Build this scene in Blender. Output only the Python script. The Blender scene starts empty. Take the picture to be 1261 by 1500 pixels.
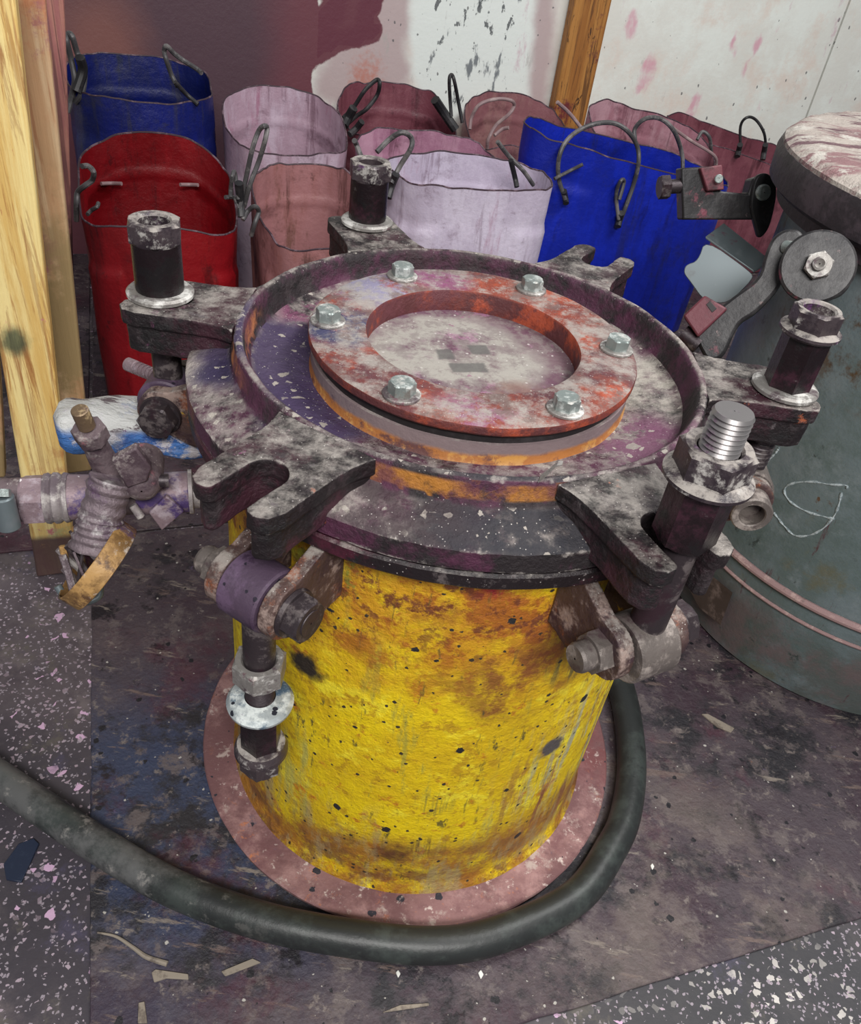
import bpy, bmesh, math, random
from mathutils import Vector, Matrix, noise as mnoise
random.seed(7)
sc = bpy.context.scene
COL = sc.collection
PI = math.pi
S = 0.25                       # rim radius of the vessel lid in metres (one vessel unit)
ZR = 0.69                      # height of the lid rim above the floor
def rad(a): return a*PI/180

# ------------------------------------------------------------------ camera
F = 1200.0
CAM = Vector((0.0, -0.80247571, 1.09021247))
FW = Vector((-0.01744649, 0.78035224, -0.62509679)).normalized()
RT = Vector((0.98618764, 0.11642182, 0.11781298)).normalized()
UP = RT.cross(FW).normalized()
cd = bpy.data.cameras.new('camera'); cam = bpy.data.objects.new('camera', cd); COL.objects.link(cam)
cam.matrix_world = Matrix(((RT.x, UP.x, -FW.x, CAM.x), (RT.y, UP.y, -FW.y, CAM.y), (RT.z, UP.z, -FW.z, CAM.z), (0, 0, 0, 1)))
cd.sensor_fit = 'VERTICAL'; cd.sensor_height = 24.0; cd.lens = F/1500*24.0; cd.clip_start = 0.02; cd.clip_end = 50
sc.camera = cam
def ray(x, y): return FW + RT*((x-630.5)/F) - UP*((y-750)/F)
def pd(x, y, d): return CAM + ray(x, y)*d                    # survey: sight line at a depth
def pz(x, y, z):                                             # survey: sight line meets a level
    v = ray(x, y); return CAM + v*((z-CAM.z)/v.z)
def pp(x, y, o, n):                                          # survey: sight line meets a plane
    v = ray(x, y); return CAM + v*((o-CAM).dot(n)/v.dot(n))
C24, S24 = math.cos(rad(24)), math.sin(rad(24))
EU = Vector((C24, S24, 0)); EV = Vector((-S24, C24, 0))
def room(u, v, z=0): return EU*u + EV*v + Vector((0, 0, z))

# ------------------------------------------------------------------ node materials
def lin(c):
    return tuple(((x/255)/12.92 if x/255 <= .04045 else (((x/255)+.055)/1.055)**2.4) for x in c[:3]) + (1,)
class NT:
    def __init__(s, name):
        s.m = bpy.data.materials.new(name); s.m.use_nodes = True; s.t = s.m.node_tree
        s.b = s.t.nodes['Principled BSDF']; s.co = None
    def n(s, ty, **kw):
        q = s.t.nodes.new(ty)
        for a, b in kw.items(): setattr(q, a, b)
        return q
    def l(s, a, b): s.t.links.new(a, b)
    def val(s, inp, v):
        if isinstance(v, (int, float, tuple, list)): inp.default_value = v
        else: s.l(v, inp)
    def math(s, op, a, b=0.0, clamp=False):
        q = s.n('ShaderNodeMath', operation=op, use_clamp=clamp); s.val(q.inputs[0], a); s.val(q.inputs[1], b); return q.outputs[0]
    def coord(s):
        if s.co is None:
            tc = s.n('ShaderNodeTexCoord'); oi = s.n('ShaderNodeObjectInfo')
            add = s.n('ShaderNodeVectorMath', operation='ADD'); s.l(tc.outputs['Object'], add.inputs[0])
            sc_ = s.n('ShaderNodeVectorMath', operation='SCALE'); s.l(oi.outputs['Random'], sc_.inputs[0]); sc_.inputs['Scale'].default_value = 0.0
            s.co = tc.outputs['Object']
        return s.co
    def mapv(s, scale=(1, 1, 1), loc=(0, 0, 0), rot=(0, 0, 0), v=None):
        q = s.n('ShaderNodeMapping'); s.l(v or s.coord(), q.inputs['Vector'])
        q.inputs['Scale'].default_value = scale; q.inputs['Location'].default_value = loc; q.inputs['Rotation'].default_value = rot
        return q.outputs[0]
    def noise(s, scale, det=6, rough=.6, dist=0, stretch=(1, 1, 1), seed=0, rot=(0, 0, 0)):
        q = s.n('ShaderNodeTexNoise'); s.l(s.mapv(stretch, (seed*3.17, seed*1.73, seed*2.31), rot), q.inputs['Vector'])
        q.inputs['Scale'].default_value = scale; q.inputs['Detail'].default_value = det
        q.inputs['Roughness'].default_value = rough; q.inputs['Distortion'].default_value = dist
        return q.outputs[0]
    def vor(s, scale, feat='F1', stretch=(1, 1, 1), seed=0, rnd=1, out='Distance'):
        q = s.n('ShaderNodeTexVoronoi', feature=feat); s.l(s.mapv(stretch, (seed*3.17, seed*1.73, seed*2.31)), q.inputs['Vector'])
        q.inputs['Scale'].default_value = scale; q.inputs['Randomness'].default_value = rnd
        return q.outputs[out]
    def ss(s, v, lo, hi, a=0., b=1.):
        q = s.n('ShaderNodeMapRange', interpolation_type='SMOOTHSTEP'); s.l(v, q.inputs['Value'])
        if lo > hi: lo, hi, a, b = hi, lo, b, a
        q.inputs['From Min'].default_value = lo; q.inputs['From Max'].default_value = hi
        q.inputs['To Min'].default_value = a; q.inputs['To Max'].default_value = b
        return q.outputs[0]
    def mix(s, fac, a, b):
        q = s.n('ShaderNodeMix', data_type='RGBA'); s.val(q.inputs[0], fac); s.val(q.inputs[6], a); s.val(q.inputs[7], b); return q.outputs[2]
    def up(s, lo, hi):
        g = s.n('ShaderNodeNewGeometry'); x = s.n('ShaderNodeSeparateXYZ'); s.l(g.outputs['Normal'], x.inputs[0]); return s.ss(x.outputs[2], lo, hi)
    def sep(s):
        x = s.n('ShaderNodeSeparateXYZ'); s.l(s.coord(), x.inputs[0]); return x.outputs
    def attr(s, nm):
        q = s.n('ShaderNodeAttribute'); q.attribute_name = nm; return q.outputs['Fac']
    def mask(s, L):
        k = L.get('k', 'noise'); sd = L.get('seed', 0); st = L.get('st', (1, 1, 1))
        if k == 'noise':
            m = s.ss(s.noise(L.get('s', 5), L.get('det', 10), L.get('r', .72), L.get('dist', 0), st, sd, L.get('rot', (0, 0, 0))), L['lo'], L['hi'])
        elif k == 'spot':                     # rounded specks
            d = s.vor(L['s'], stretch=st, seed=sd)
            if L.get('w', 0): d = s.math('ADD', d, s.math('MULTIPLY', s.math('SUBTRACT', s.noise(L['s']*1.5, 4, seed=sd+1), .5), L['w']))
            c = s.n('ShaderNodeTexVoronoi'); s.l(s.mapv(st, (sd*3.17, sd*1.73, sd*2.31)), c.inputs['Vector']); c.inputs['Scale'].default_value = L['s']
            x = s.n('ShaderNodeSeparateXYZ'); s.l(c.outputs['Color'], x.inputs[0])
            rr = s.ss(x.outputs[0], L.get('keep', .5), 1.0, 0, L['lo'])
            m = s.ss(s.math('SUBTRACT', d, rr), .015, -.015)
        elif k == 'cell':                     # angular chips
            nz = s.n('ShaderNodeTexNoise'); s.l(s.coord(), nz.inputs['Vector']); nz.inputs['Scale'].default_value = L['s']*.9; nz.inputs['Detail'].default_value = 3
            ad = s.n('ShaderNodeVectorMath', operation='MULTIPLY_ADD'); s.l(nz.outputs['Color'], ad.inputs[0]); ad.inputs[1].default_value = (.9/L['s'],)*3; s.l(s.coord(), ad.inputs[2])
            vv = s.mapv(st, (sd*3.17, sd*1.73, sd*2.31), v=ad.outputs[0])
            dn = s.n('ShaderNodeTexVoronoi', feature='DISTANCE_TO_EDGE'); s.l(vv, dn.inputs['Vector']); dn.inputs['Scale'].default_value = L['s']; d = dn.outputs['Distance']
            c = s.n('ShaderNodeTexVoronoi'); s.l(vv, c.inputs['Vector']); c.inputs['Scale'].default_value = L['s']
            x = s.n('ShaderNodeSeparateXYZ'); s.l(c.outputs['Color'], x.inputs[0])
            m = s.math('MULTIPLY', s.ss(d, L['lo'], L['lo']+.03), s.ss(x.outputs[0], L['keep'], L['keep']+.01))
        elif k == 'edge':                     # bare worn corners
            g = s.n('ShaderNodeNewGeometry'); a = s.math('ADD', g.outputs['Pointiness'], s.math('MULTIPLY', s.math('SUBTRACT', s.noise(L.get('s', 60), 6, .7, seed=sd), .5), L.get('w', .12)))
            m = s.ss(a, L['lo'], L['hi'])
        elif k == 'one': m = 1.0
        elif k == 'attr':
            a = s.attr(L['a'])
            if L.get('w', 0): a = s.math('ADD', a, s.math('MULTIPLY', s.math('SUBTRACT', s.noise(L.get('s', 20), 6, seed=sd, stretch=st), .5), L['w']))
            m = s.ss(a, L['lo'], L['hi'])
        if 'up' in L: m = s.math('MULTIPLY', m, s.up(*L['up']))
        if 'z' in L:                           # band in height with a ragged border
            zz = s.math('ADD', s.sep()[2], s.math('MULTIPLY', s.math('SUBTRACT', s.noise(L.get('zs', 14), 5, seed=sd+5), .5), L.get('zw', .08)))
            m = s.math('MULTIPLY', m, s.ss(zz, *L['z']))
        if 'blob' in L:
            c, r0, r1 = L['blob']
            q = s.n('ShaderNodeVectorMath', operation='DISTANCE'); s.l(s.coord(), q.inputs[0]); q.inputs[1].default_value = c
            dd = s.math('ADD', q.outputs['Value'], s.math('MULTIPLY', s.math('SUBTRACT', s.noise(L.get('bs', 18), 5, seed=sd+9), .5), L.get('bw', .06)))
            m = s.math('MULTIPLY', m, s.ss(dd, r1, r0))
        if 'amt' in L: m = s.math('MULTIPLY', m, L['amt'])
        return m
def mk(name, base, layers=(), rough=.6, metal=0., bump=None, spec=.5, vary=None, rlayers=(), post=None):
    t = NT(name); col = lin(base)
    if vary:                                   # a broad tone variation of the base
        s_, c2, lo, hi = vary[:4]; col = t.mix(t.ss(t.noise(s_, 8, .65, seed=vary[4] if len(vary) > 4 else 3), lo, hi), lin(base), lin(c2))
    r = rough; me = metal
    for L in layers:
        m = t.mask(L); col = t.mix(m, col, lin(L['c']) if 'c' in L else L['cf'](t))
        if 'rough' in L: 
            q = t.n('ShaderNodeMix', data_type='FLOAT'); t.val(q.inputs[0], m); t.val(q.inputs[2], r); q.inputs[3].default_value = L['rough']; r = q.outputs[0]
        if metal and L.get('me', 0.) != metal:
            q = t.n('ShaderNodeMix', data_type='FLOAT'); t.val(q.inputs[0], m); t.val(q.inputs[2], me); q.inputs[3].default_value = L.get('me', 0.); me = q.outputs[0]
    t.val(t.b.inputs['Base Color'], col); t.val(t.b.inputs['Roughness'], r); t.val(t.b.inputs['Metallic'], me)
    t.b.inputs['Specular IOR Level'].default_value = spec
    if bump:
        h = None
        for (sc_, amp, *rest) in bump:
            st = rest[0] if rest else (1, 1, 1)
            v = t.math('MULTIPLY', t.noise(sc_, 8, .65, stretch=st, seed=11), amp)
            h = v if h is None else t.math('ADD', h, v)
        q = t.n('ShaderNodeBump'); q.inputs['Distance'].default_value = 1.0; q.inputs['Strength'].default_value = 1.0
        t.l(h, q.inputs['Height']); t.l(q.outputs[0], t.b.inputs['Normal'])
    if post: post(t)
    return t.m

DUST = (160, 153, 147)
def dust(seed=0, lo=.45, hi=.68, up=(.35, .85), s=26, amt=.85, c=DUST): return dict(c=c, s=s, lo=lo, hi=hi, up=up, seed=seed, amt=amt, rough=.9)
def specks(c=(188, 182, 178), s=420, lo=.26, keep=.72, up=(.3, .7), seed=3, w=.5): return dict(k='spot', c=c, s=s, lo=lo, keep=keep, up=up, seed=seed, rough=.9, w=w, amt=.8)
M = {}
M['yellow'] = mk('yellow_chipped_paint', (244, 212, 12), [
    dict(c=(252, 230, 50), s=16, lo=.5, hi=.6, seed=1),
    dict(c=(200, 158, 22), s=46, lo=.53, hi=.62, seed=2),
    dict(c=(196, 184, 84), s=14, lo=.54, hi=.66, seed=21, st=(1.6, 1.6, .3), z=(.36, .26), zw=.1),
    dict(c=(176, 164, 60), s=22, lo=.57, hi=.66, seed=3, st=(1.5, 1.5, .25), amt=.8),
    dict(c=(204, 132, 30), s=24, lo=.56, hi=.64, seed=4),
    dict(c=(206, 146, 28), s=9, lo=.38, hi=.56, seed=5, z=(.38, .5), zw=.16, amt=.9),
    dict(c=(170, 98, 30), s=22, lo=.48, hi=.58, seed=51, z=(.38, .5), zw=.18, amt=.95),
    dict(c=(116, 62, 36), s=40, lo=.52, hi=.6, seed=6, z=(.40, .54), zw=.16, amt=.95),
    dict(c=(120, 52, 36), s=13, lo=.5, hi=.6, seed=61, z=(.5, .57), zw=.08, amt=.85),
    dict(c=(128, 66, 40), s=18, lo=.4, hi=.55, seed=62, blob=((.1, -.24, .44), .03, .09), bw=.1, amt=.85),
    dict(c=(150, 20, 44), s=18, lo=.42, hi=.55, seed=7, blob=((.065, -.255, .58), .012, .04), bw=.05),
    dict(c=(186, 186, 62), s=20, lo=.42, hi=.54, seed=71, blob=((-.12, -.23, .575), .02, .05), bw=.06, amt=.9),
    dict(c=(120, 132, 50), s=24, lo=.5, hi=.58, seed=72, blob=((-.1, -.24, .56), .02, .05), bw=.06, amt=.9),
    dict(c=(160, 150, 36), s=18, lo=.4, hi=.52, seed=73, blob=((.165, -.2, .55), .03, .07), bw=.06, amt=.85),
    dict(c=(82, 70, 40), s=18, lo=.38, hi=.5, seed=74, blob=((.195, -.175, .53), .015, .05), bw=.05, amt=.85),
    dict(c=(166, 108, 40), s=9, lo=.36, hi=.54, seed=8, z=(.17, .09), zw=.1, zs=9, amt=.95),
    dict(c=(124, 82, 48), s=22, lo=.48, hi=.6, seed=81, z=(.15, .05), zw=.12, amt=.85),
    dict(c=(168, 150, 110), s=18, lo=.5, hi=.62, seed=83, z=(.22, .1), zw=.12, st=(1.4, 1.4, .4), amt=.7),
    dict(c=(92, 54, 36), k='one', blob=((.005, -.264, .1), .006, .03), bw=.05, bs=40, amt=.9),
    dict(c=(178, 176, 146), s=30, lo=.5, hi=.6, seed=9, st=(1.4, 1.4, .18), blob=((.24, -.12, .25), .08, .2)),
    dict(c=(120, 100, 84), s=24, lo=.52, hi=.6, seed=91, st=(1.4, 1.4, .16), blob=((.26, -.06, .25), .08, .24)),
    dict(c=(150, 96, 60), s=30, lo=.54, hi=.6, seed=92, st=(1.6, 1.6, .14), blob=((.22, -.15, .2), .06, .2)),
    dict(c=(74, 72, 44), s=30, lo=.62, hi=.67, seed=10, st=(1.2, 1.2, .5), amt=.85),
    dict(c=(98, 88, 42), s=44, lo=.6, hi=.67, seed=14, st=(2.2, 2.2, .3), amt=.7),
    dict(c=(76, 84, 62), s=16, lo=.68, hi=.71, seed=15),
    dict(c=(110, 110, 60), s=34, lo=.46, hi=.6, seed=16, st=(2, 2, .12), blob=((.045, -.26, .22), .012, .035), bw=.03, amt=.8), dict(c=(96, 70, 44), s=34, lo=.46, hi=.6, seed=17, st=(2, 2, .12), blob=((.05, -.26, .12), .01, .035), bw=.02, amt=.9),
    dict(c=(76, 84, 60), s=34, lo=.46, hi=.58, seed=18, st=(2, 2, .15), blob=((.155, -.21, .44), .012, .035), bw=.03, amt=.9),
    dict(k='spot', c=(40, 40, 42), s=46, lo=.3, keep=.94, w=.8, seed=4),
    dict(k='spot', c=(60, 52, 40), s=130, lo=.33, keep=.86, w=.7, seed=5),
    dict(c=(222, 70, 44), s=34, lo=.67, hi=.7, seed=11, st=(1.5, 1.5, .5)),
    dict(c=(92, 86, 84), blob=((.17, -.205, .29), .012, .022), bw=.03, bs=60, k='one'),
    dict(c=(48, 40, 32), blob=((-.12, -.235, .40), .012, .03), bw=.04, bs=50, k='one'),
    ], rough=.5, bump=[(90, .0034), (260, .0014), (22, .0025)], vary=(7, (226, 188, 14), .4, .6))
M['base_pink'] = mk('pink_stained_flange_paint', (138, 102, 102), [
    dict(c=(164, 128, 126), s=14, lo=.46, hi=.6, seed=1), dict(c=(118, 80, 84), s=20, lo=.5, hi=.64, seed=2),
    dict(c=(190, 120, 84), s=34, lo=.58, hi=.66, seed=3), dict(c=(86, 92, 112), s=24, lo=.6, hi=.68, seed=4),
    dict(c=(104, 40, 44), k='one', blob=((.29, .02, .02), .02, .1), amt=.7),
    dict(c=(112, 78, 80), s=12, lo=.42, hi=.6, seed=21), dict(c=(176, 158, 152), s=26, lo=.56, hi=.66, seed=22),
    dict(k='spot', c=(44, 42, 52), s=60, lo=.34, keep=.84, w=.9, seed=2), dict(c=(206, 190, 184), s=60, lo=.58, hi=.68, seed=6)],
    rough=.75, bump=[(60, .0016), (200, .0006)])
IRON = [dict(c=(58, 49, 52), s=22, lo=.48, hi=.62, seed=1), dict(c=(52, 29, 38), s=9, lo=.5, hi=.62, seed=2), dict(c=(24, 21, 23), s=40, lo=.5, hi=.6, seed=3)]
M['lid'] = mk('dusty_dark_lid_iron', (42, 34, 38), IRON + [
    dict(c=(34, 27, 30), s=20, lo=.3, hi=.5, seed=33, up=(.5, .25), z=(.652, .646), zw=.004, amt=.9),
    dict(c=(176, 116, 44), s=20, lo=.4, hi=.54, seed=5, up=(.42, .2), blob=((-.03, -.27, .66), .1, .15), bw=.03, z=(.655, .665), zw=.02),
    dict(c=(188, 118, 74), s=24, lo=.4, hi=.52, seed=6, up=(.42, .2), blob=((-.24, -.07, .66), .05, .1), bw=.03),
    dict(c=(190, 112, 58), s=30, lo=.44, hi=.54, seed=8, blob=((0, 0, .662), .174, .18), bw=.01, up=(.6, .2)),
    dict(c=(90, 40, 70), s=10, lo=.44, hi=.58, seed=7, amt=.75, up=(-1.1, -1)),
    dust(1, .46, .66, (.55, .95), 20, .9), dust(2, .42, .62, (.7, .98), 55, .7, (152, 142, 138)),
    dict(c=(182, 172, 164), s=16, lo=.34, hi=.54, seed=22, up=(.6, .9), blob=((-.26, -.05, .65), .05, .11), bw=.05, amt=.9),
    dict(c=(172, 166, 156), s=30, lo=.36, hi=.6, seed=23, up=(.6, .9), blob=((.2, .03, .65), .02, .1), bw=.05, amt=.85),
    dict(c=(112, 68, 94), s=20, lo=.42, hi=.52, seed=24, up=(.5, .9), blob=((.19, -.1, .65), .03, .085), bw=.06, amt=.9),
    dict(c=(126, 70, 100), s=16, lo=.4, hi=.5, seed=25, up=(.5, .9), blob=((-.2, .07, .65), .02, .055), bw=.04, amt=.8),
    dict(c=(60, 46, 80), s=8, lo=.28, hi=.38, seed=26, up=(.5, .9), blob=((-.195, -.045, .65), .07, .1), bw=.05, amt=.95),
    dict(c=(60, 46, 80), s=8, lo=.28, hi=.38, seed=27, up=(.5, .9), blob=((-.14, -.14, .65), .04, .07), bw=.05, amt=.95),
    dict(c=(84, 50, 104), s=8, lo=.3, hi=.4, seed=28, up=(.4, .8), blob=((-.272, .01, .65), .02, .045), bw=.03, amt=.9),
    dict(c=(50, 40, 74), s=8, lo=.3, hi=.4, seed=29, up=(.4, .8), blob=((-.245, -.1, .655), .015, .04), bw=.05, amt=.95),
    dict(c=(40, 40, 48), s=12, lo=.36, hi=.5, seed=30, up=(.6, .9), blob=((.06, -.28, .655), .06, .11), bw=.06, amt=.92),
    dict(k='cell', c=(168, 160, 152), s=150, lo=.1, keep=.95, up=(.6, .9), seed=50), dict(k='cell', c=(150, 142, 136), s=80, lo=.14, keep=.975, up=(.6, .9), seed=51),
    dict(c=(58, 45, 50), s=14, lo=.38, hi=.52, seed=31, up=(.6, .9), blob=((-.06, -.27, .655), .04, .1), bw=.06, amt=.85),
    dict(k='edge', c=(176, 168, 162), s=46, lo=.55, hi=.58, w=.2, seed=40, amt=.7), specks()],
    rough=.6, metal=.15, bump=[(70, .004), (240, .0016), (18, .003)])
M['lug'] = mk('worn_dusty_iron', (38, 31, 34), IRON + [
    dict(c=(60, 28, 40), s=9, lo=.5, hi=.6, seed=9), dict(c=(128, 70, 108), s=14, lo=.62, hi=.68, seed=10),
    dict(c=(170, 92, 60), s=34, lo=.64, hi=.7, seed=12),
    dust(1, .42, .64, (.5, .9), 24, .88), dust(4, .5, .66, (.35, .9), 60, .6, (120, 112, 108)),
    dict(c=(96, 88, 90), s=46, lo=.6, hi=.68, seed=13), dict(k='edge', c=(176, 168, 162), s=46, lo=.55, hi=.58, w=.2, seed=40, amt=.7), specks()],
    rough=.5, metal=.35, bump=[(60, .004), (220, .0016), (16, .003)])
M['flange'] = mk('black_maroon_flange_iron', (38, 31, 34), [dict(c=(72, 28, 44), s=9, lo=.48, hi=.6, seed=2), dict(c=(92, 84, 84), s=34, lo=.56, hi=.66, seed=3),
    dict(c=(28, 26, 28), s=20, lo=.52, hi=.6, seed=4), dust(2, .5, .68, (.3, .8), 40, .6), dict(c=(120, 112, 112), s=60, lo=.62, hi=.68, seed=41), specks(up=(-1.1, -1), keep=.85)],
    rough=.4, metal=.3, bump=[(60, .002), (200, .001)])
M['ring_red'] = mk('red_oxide_ring_paint', (132, 58, 42), [
    dict(c=(66, 36, 44), s=14, lo=.36, hi=.56, seed=31, up=(.5, .2), amt=.8),
    dict(c=(164, 72, 46), s=14, lo=.48, hi=.6, seed=1), dict(c=(96, 50, 56), s=12, lo=.48, hi=.6, seed=2),
    dict(c=(86, 52, 60), s=8, lo=.45, hi=.6, seed=3, up=(.3, .8), amt=.8),
    dict(c=(66, 66, 96), s=16, lo=.36, hi=.48, seed=5, up=(.4, .8), blob=((-.14, -.03, .694), .03, .06), bw=.06),
    dict(c=(140, 134, 160), s=16, lo=.36, hi=.5, seed=6, up=(.4, .8), blob=((-.115, .08, .694), .03, .07), bw=.05),
    dict(c=(136, 76, 112), s=16, lo=.4, hi=.5, seed=7, up=(.4, .8), blob=((-.05, .14, .694), .02, .05), bw=.05),
    dict(c=(140, 90, 114), s=16, lo=.46, hi=.52, seed=8, up=(.2, .8), blob=((.01, -.155, .694), .02, .055), bw=.05),
    dust(1, .45, .62, (.5, .9), 20, .85), dust(5, .48, .64, (.5, .9), 60, .75), dict(c=(112, 92, 88), s=30, lo=.5, hi=.62, seed=11, up=(.5, .9), amt=.8),
    specks()], rough=.6, bump=[(80, .0022), (240, .001)])
def glass_post(t): pass
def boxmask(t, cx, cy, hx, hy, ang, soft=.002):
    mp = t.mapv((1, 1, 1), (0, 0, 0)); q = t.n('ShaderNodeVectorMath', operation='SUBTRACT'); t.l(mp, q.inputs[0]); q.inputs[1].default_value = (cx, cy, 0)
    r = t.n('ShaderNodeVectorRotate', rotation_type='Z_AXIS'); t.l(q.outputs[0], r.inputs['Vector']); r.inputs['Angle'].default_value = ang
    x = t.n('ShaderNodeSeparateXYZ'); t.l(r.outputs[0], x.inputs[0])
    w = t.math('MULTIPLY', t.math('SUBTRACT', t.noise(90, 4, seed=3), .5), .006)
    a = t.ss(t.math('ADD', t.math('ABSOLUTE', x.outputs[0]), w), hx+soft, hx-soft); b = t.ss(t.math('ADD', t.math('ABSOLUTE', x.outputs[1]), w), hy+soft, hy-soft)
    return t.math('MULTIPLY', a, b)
def darken_boxes(t):  # darker rectangles with ragged borders mixed into the sight glass colour
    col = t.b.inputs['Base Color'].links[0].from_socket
    for (cx, cy, hx, hy, an) in DARK_BOXES:
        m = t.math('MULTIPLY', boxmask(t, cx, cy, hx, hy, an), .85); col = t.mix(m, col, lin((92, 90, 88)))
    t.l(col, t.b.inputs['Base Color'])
DARK_BOXES = []
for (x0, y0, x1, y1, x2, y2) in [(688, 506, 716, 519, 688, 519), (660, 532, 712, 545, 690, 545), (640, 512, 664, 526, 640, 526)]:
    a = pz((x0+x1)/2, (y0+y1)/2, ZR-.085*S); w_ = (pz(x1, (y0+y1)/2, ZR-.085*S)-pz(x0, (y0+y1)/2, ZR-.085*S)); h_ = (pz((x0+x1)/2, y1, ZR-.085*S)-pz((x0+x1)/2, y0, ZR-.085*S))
    DARK_BOXES.append((a.x, a.y, w_.length/2, h_.length/2, -math.atan2(w_.y, w_.x)))
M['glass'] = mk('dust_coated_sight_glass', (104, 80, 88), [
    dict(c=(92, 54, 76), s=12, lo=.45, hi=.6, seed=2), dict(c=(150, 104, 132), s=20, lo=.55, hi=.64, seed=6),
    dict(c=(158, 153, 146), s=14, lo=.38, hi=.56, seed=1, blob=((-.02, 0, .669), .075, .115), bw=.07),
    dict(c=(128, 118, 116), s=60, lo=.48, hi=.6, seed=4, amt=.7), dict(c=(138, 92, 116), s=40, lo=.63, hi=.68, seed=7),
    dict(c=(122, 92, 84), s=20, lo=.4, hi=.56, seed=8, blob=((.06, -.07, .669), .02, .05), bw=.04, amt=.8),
    specks(s=180)], rough=.85, bump=[(140, .0012)], post=darken_boxes)
M['gasket'] = mk('black_gasket_rubber', (30, 27, 29), [dict(c=(60, 56, 58), s=20, lo=.5, hi=.7, seed=1)], rough=.55)
M['zinc'] = mk('dusty_zinc_steel', (146, 156, 154), [dict(c=(172, 178, 176), s=60, lo=.5, hi=.6, seed=1), dict(c=(112, 108, 104), s=40, lo=.56, hi=.66, seed=2), dust(3, .5, .66, (.3, .8), 60, .7, (206, 200, 194))],
    rough=.42, metal=.55, bump=[(200, .0005)])
M['washer'] = mk('worn_steel_washer', (150, 146, 142), [dict(c=(84, 72, 76), s=46, lo=.5, hi=.62, seed=2), dict(c=(206, 204, 200), s=30, lo=.48, hi=.6, seed=1), dict(c=(108, 76, 84), s=24, lo=.58, hi=.66, seed=4)],
    rough=.5, metal=.5, bump=[(150, .0008)])
M['washer_speck'] = mk('blue_speckled_washer', (178, 186, 188), [dict(c=(212, 218, 216), s=30, lo=.46, hi=.56, seed=1), dict(c=(70, 92, 112), s=24, lo=.52, hi=.62, seed=3), dict(c=(86, 60, 104), s=20, lo=.62, hi=.68, seed=5), dict(k='spot', c=(34, 36, 46), s=120, lo=.36, keep=.5, w=.4, seed=2)], rough=.5, metal=.4, bump=[(150, .0006)])
M['sleeve'] = mk('oily_black_sleeve', (34, 24, 28), [dict(c=(58, 30, 42), s=14, lo=.48, hi=.62, seed=1), dict(c=(96, 88, 90), s=50, lo=.62, hi=.7, seed=2), dict(c=(22, 19, 21), s=24, lo=.5, hi=.6, seed=3)],
    rough=.32, metal=.35, bump=[(70, .0012), (220, .0006)])
M['nut'] = mk('dusty_flange_nut', (86, 76, 80), [dict(c=(44, 36, 42), s=24, lo=.46, hi=.58, seed=1), dict(c=(170, 166, 162), s=40, lo=.52, hi=.62, seed=2), dict(c=(96, 56, 104), s=20, lo=.6, hi=.68, seed=4), dust(2, .4, .58, (.3, .8), 50, .9)],
    rough=.36, metal=.5, bump=[(90, .0012)])
M['thread'] = mk('bare_thread_steel', (150, 146, 146), [dict(c=(92, 72, 88), s=30, lo=.52, hi=.62, seed=1), dict(c=(60, 40, 62), s=40, lo=.6, hi=.68, seed=2)], rough=.35, metal=.75)
M['rod'] = mk('dull_iron_rod', (62, 54, 58), [dict(c=(92, 84, 84), s=40, lo=.5, hi=.6, seed=1), dict(c=(44, 26, 34), s=20, lo=.52, hi=.62, seed=2)], rough=.45, metal=.5, bump=[(120, .0006)])
M['bracket'] = mk('rusty_hinge_bracket', (84, 64, 60), [dict(c=(138, 78, 48), s=22, lo=.54, hi=.64, seed=1), dict(c=(58, 40, 46), s=16, lo=.48, hi=.6, seed=2), dict(c=(148, 128, 120), s=30, lo=.5, hi=.62, seed=3), dict(c=(190, 150, 30), s=20, lo=.62, hi=.68, seed=4),
    dust(2, .46, .62, (.3, .8), 40, .85, (150, 142, 136)), specks()], rough=.55, metal=.2, bump=[(70, .002), (220, .001)])
M['eye'] = mk('purple_stained_eye', (76, 60, 78), [dict(c=(96, 76, 100), s=20, lo=.48, hi=.6, seed=1), dict(c=(136, 86, 66), s=16, lo=.52, hi=.62, seed=2, z=(.57, .545), zw=.03), dict(c=(58, 40, 62), s=30, lo=.54, hi=.64, seed=3), dict(k='spot', c=(36, 30, 44), s=130, lo=.3, keep=.75, w=.7)], rough=.55, bump=[(70, .0014)])
M['eye_grey'] = mk('grey_worn_eye', (104, 96, 92), [dict(c=(148, 138, 132), s=24, lo=.48, hi=.6, seed=1), dict(c=(70, 56, 58), s=20, lo=.54, hi=.64, seed=2)], rough=.5, metal=.3, bump=[(90, .0012)])
M['pipe_purple'] = mk('purple_spattered_pipe', (142, 122, 128), [dict(c=(170, 156, 164), s=22, lo=.48, hi=.6, seed=1), dict(c=(78, 60, 108), s=14, lo=.52, hi=.6, seed=2), dict(c=(92, 66, 78), s=24, lo=.54, hi=.64, seed=3), dict(c=(56, 44, 76), s=30, lo=.6, hi=.66, seed=4), specks((226, 222, 222), 120, .25, .7)], rough=.5, metal=.25, bump=[(80, .0014)])
M['pipe_grey'] = mk('dull_grey_pipe', (150, 142, 142), [dict(c=(108, 96, 102), s=20, lo=.5, hi=.62, seed=1), dict(c=(188, 182, 178), s=30, lo=.5, hi=.62, seed=2), dict(c=(84, 66, 110), s=16, lo=.62, hi=.68, seed=4)], rough=.5, metal=.25, bump=[(90, .0012)])
M['valve'] = mk('grimy_valve_body', (102, 88, 92), [dict(c=(72, 56, 64), s=20, lo=.48, hi=.6, seed=1), dict(c=(150, 96, 104), s=18, lo=.58, hi=.66, seed=2), dict(c=(150, 140, 138), s=40, lo=.54, hi=.64, seed=3), specks()], rough=.6, bump=[(70, .002), (200, .0008)])
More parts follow.
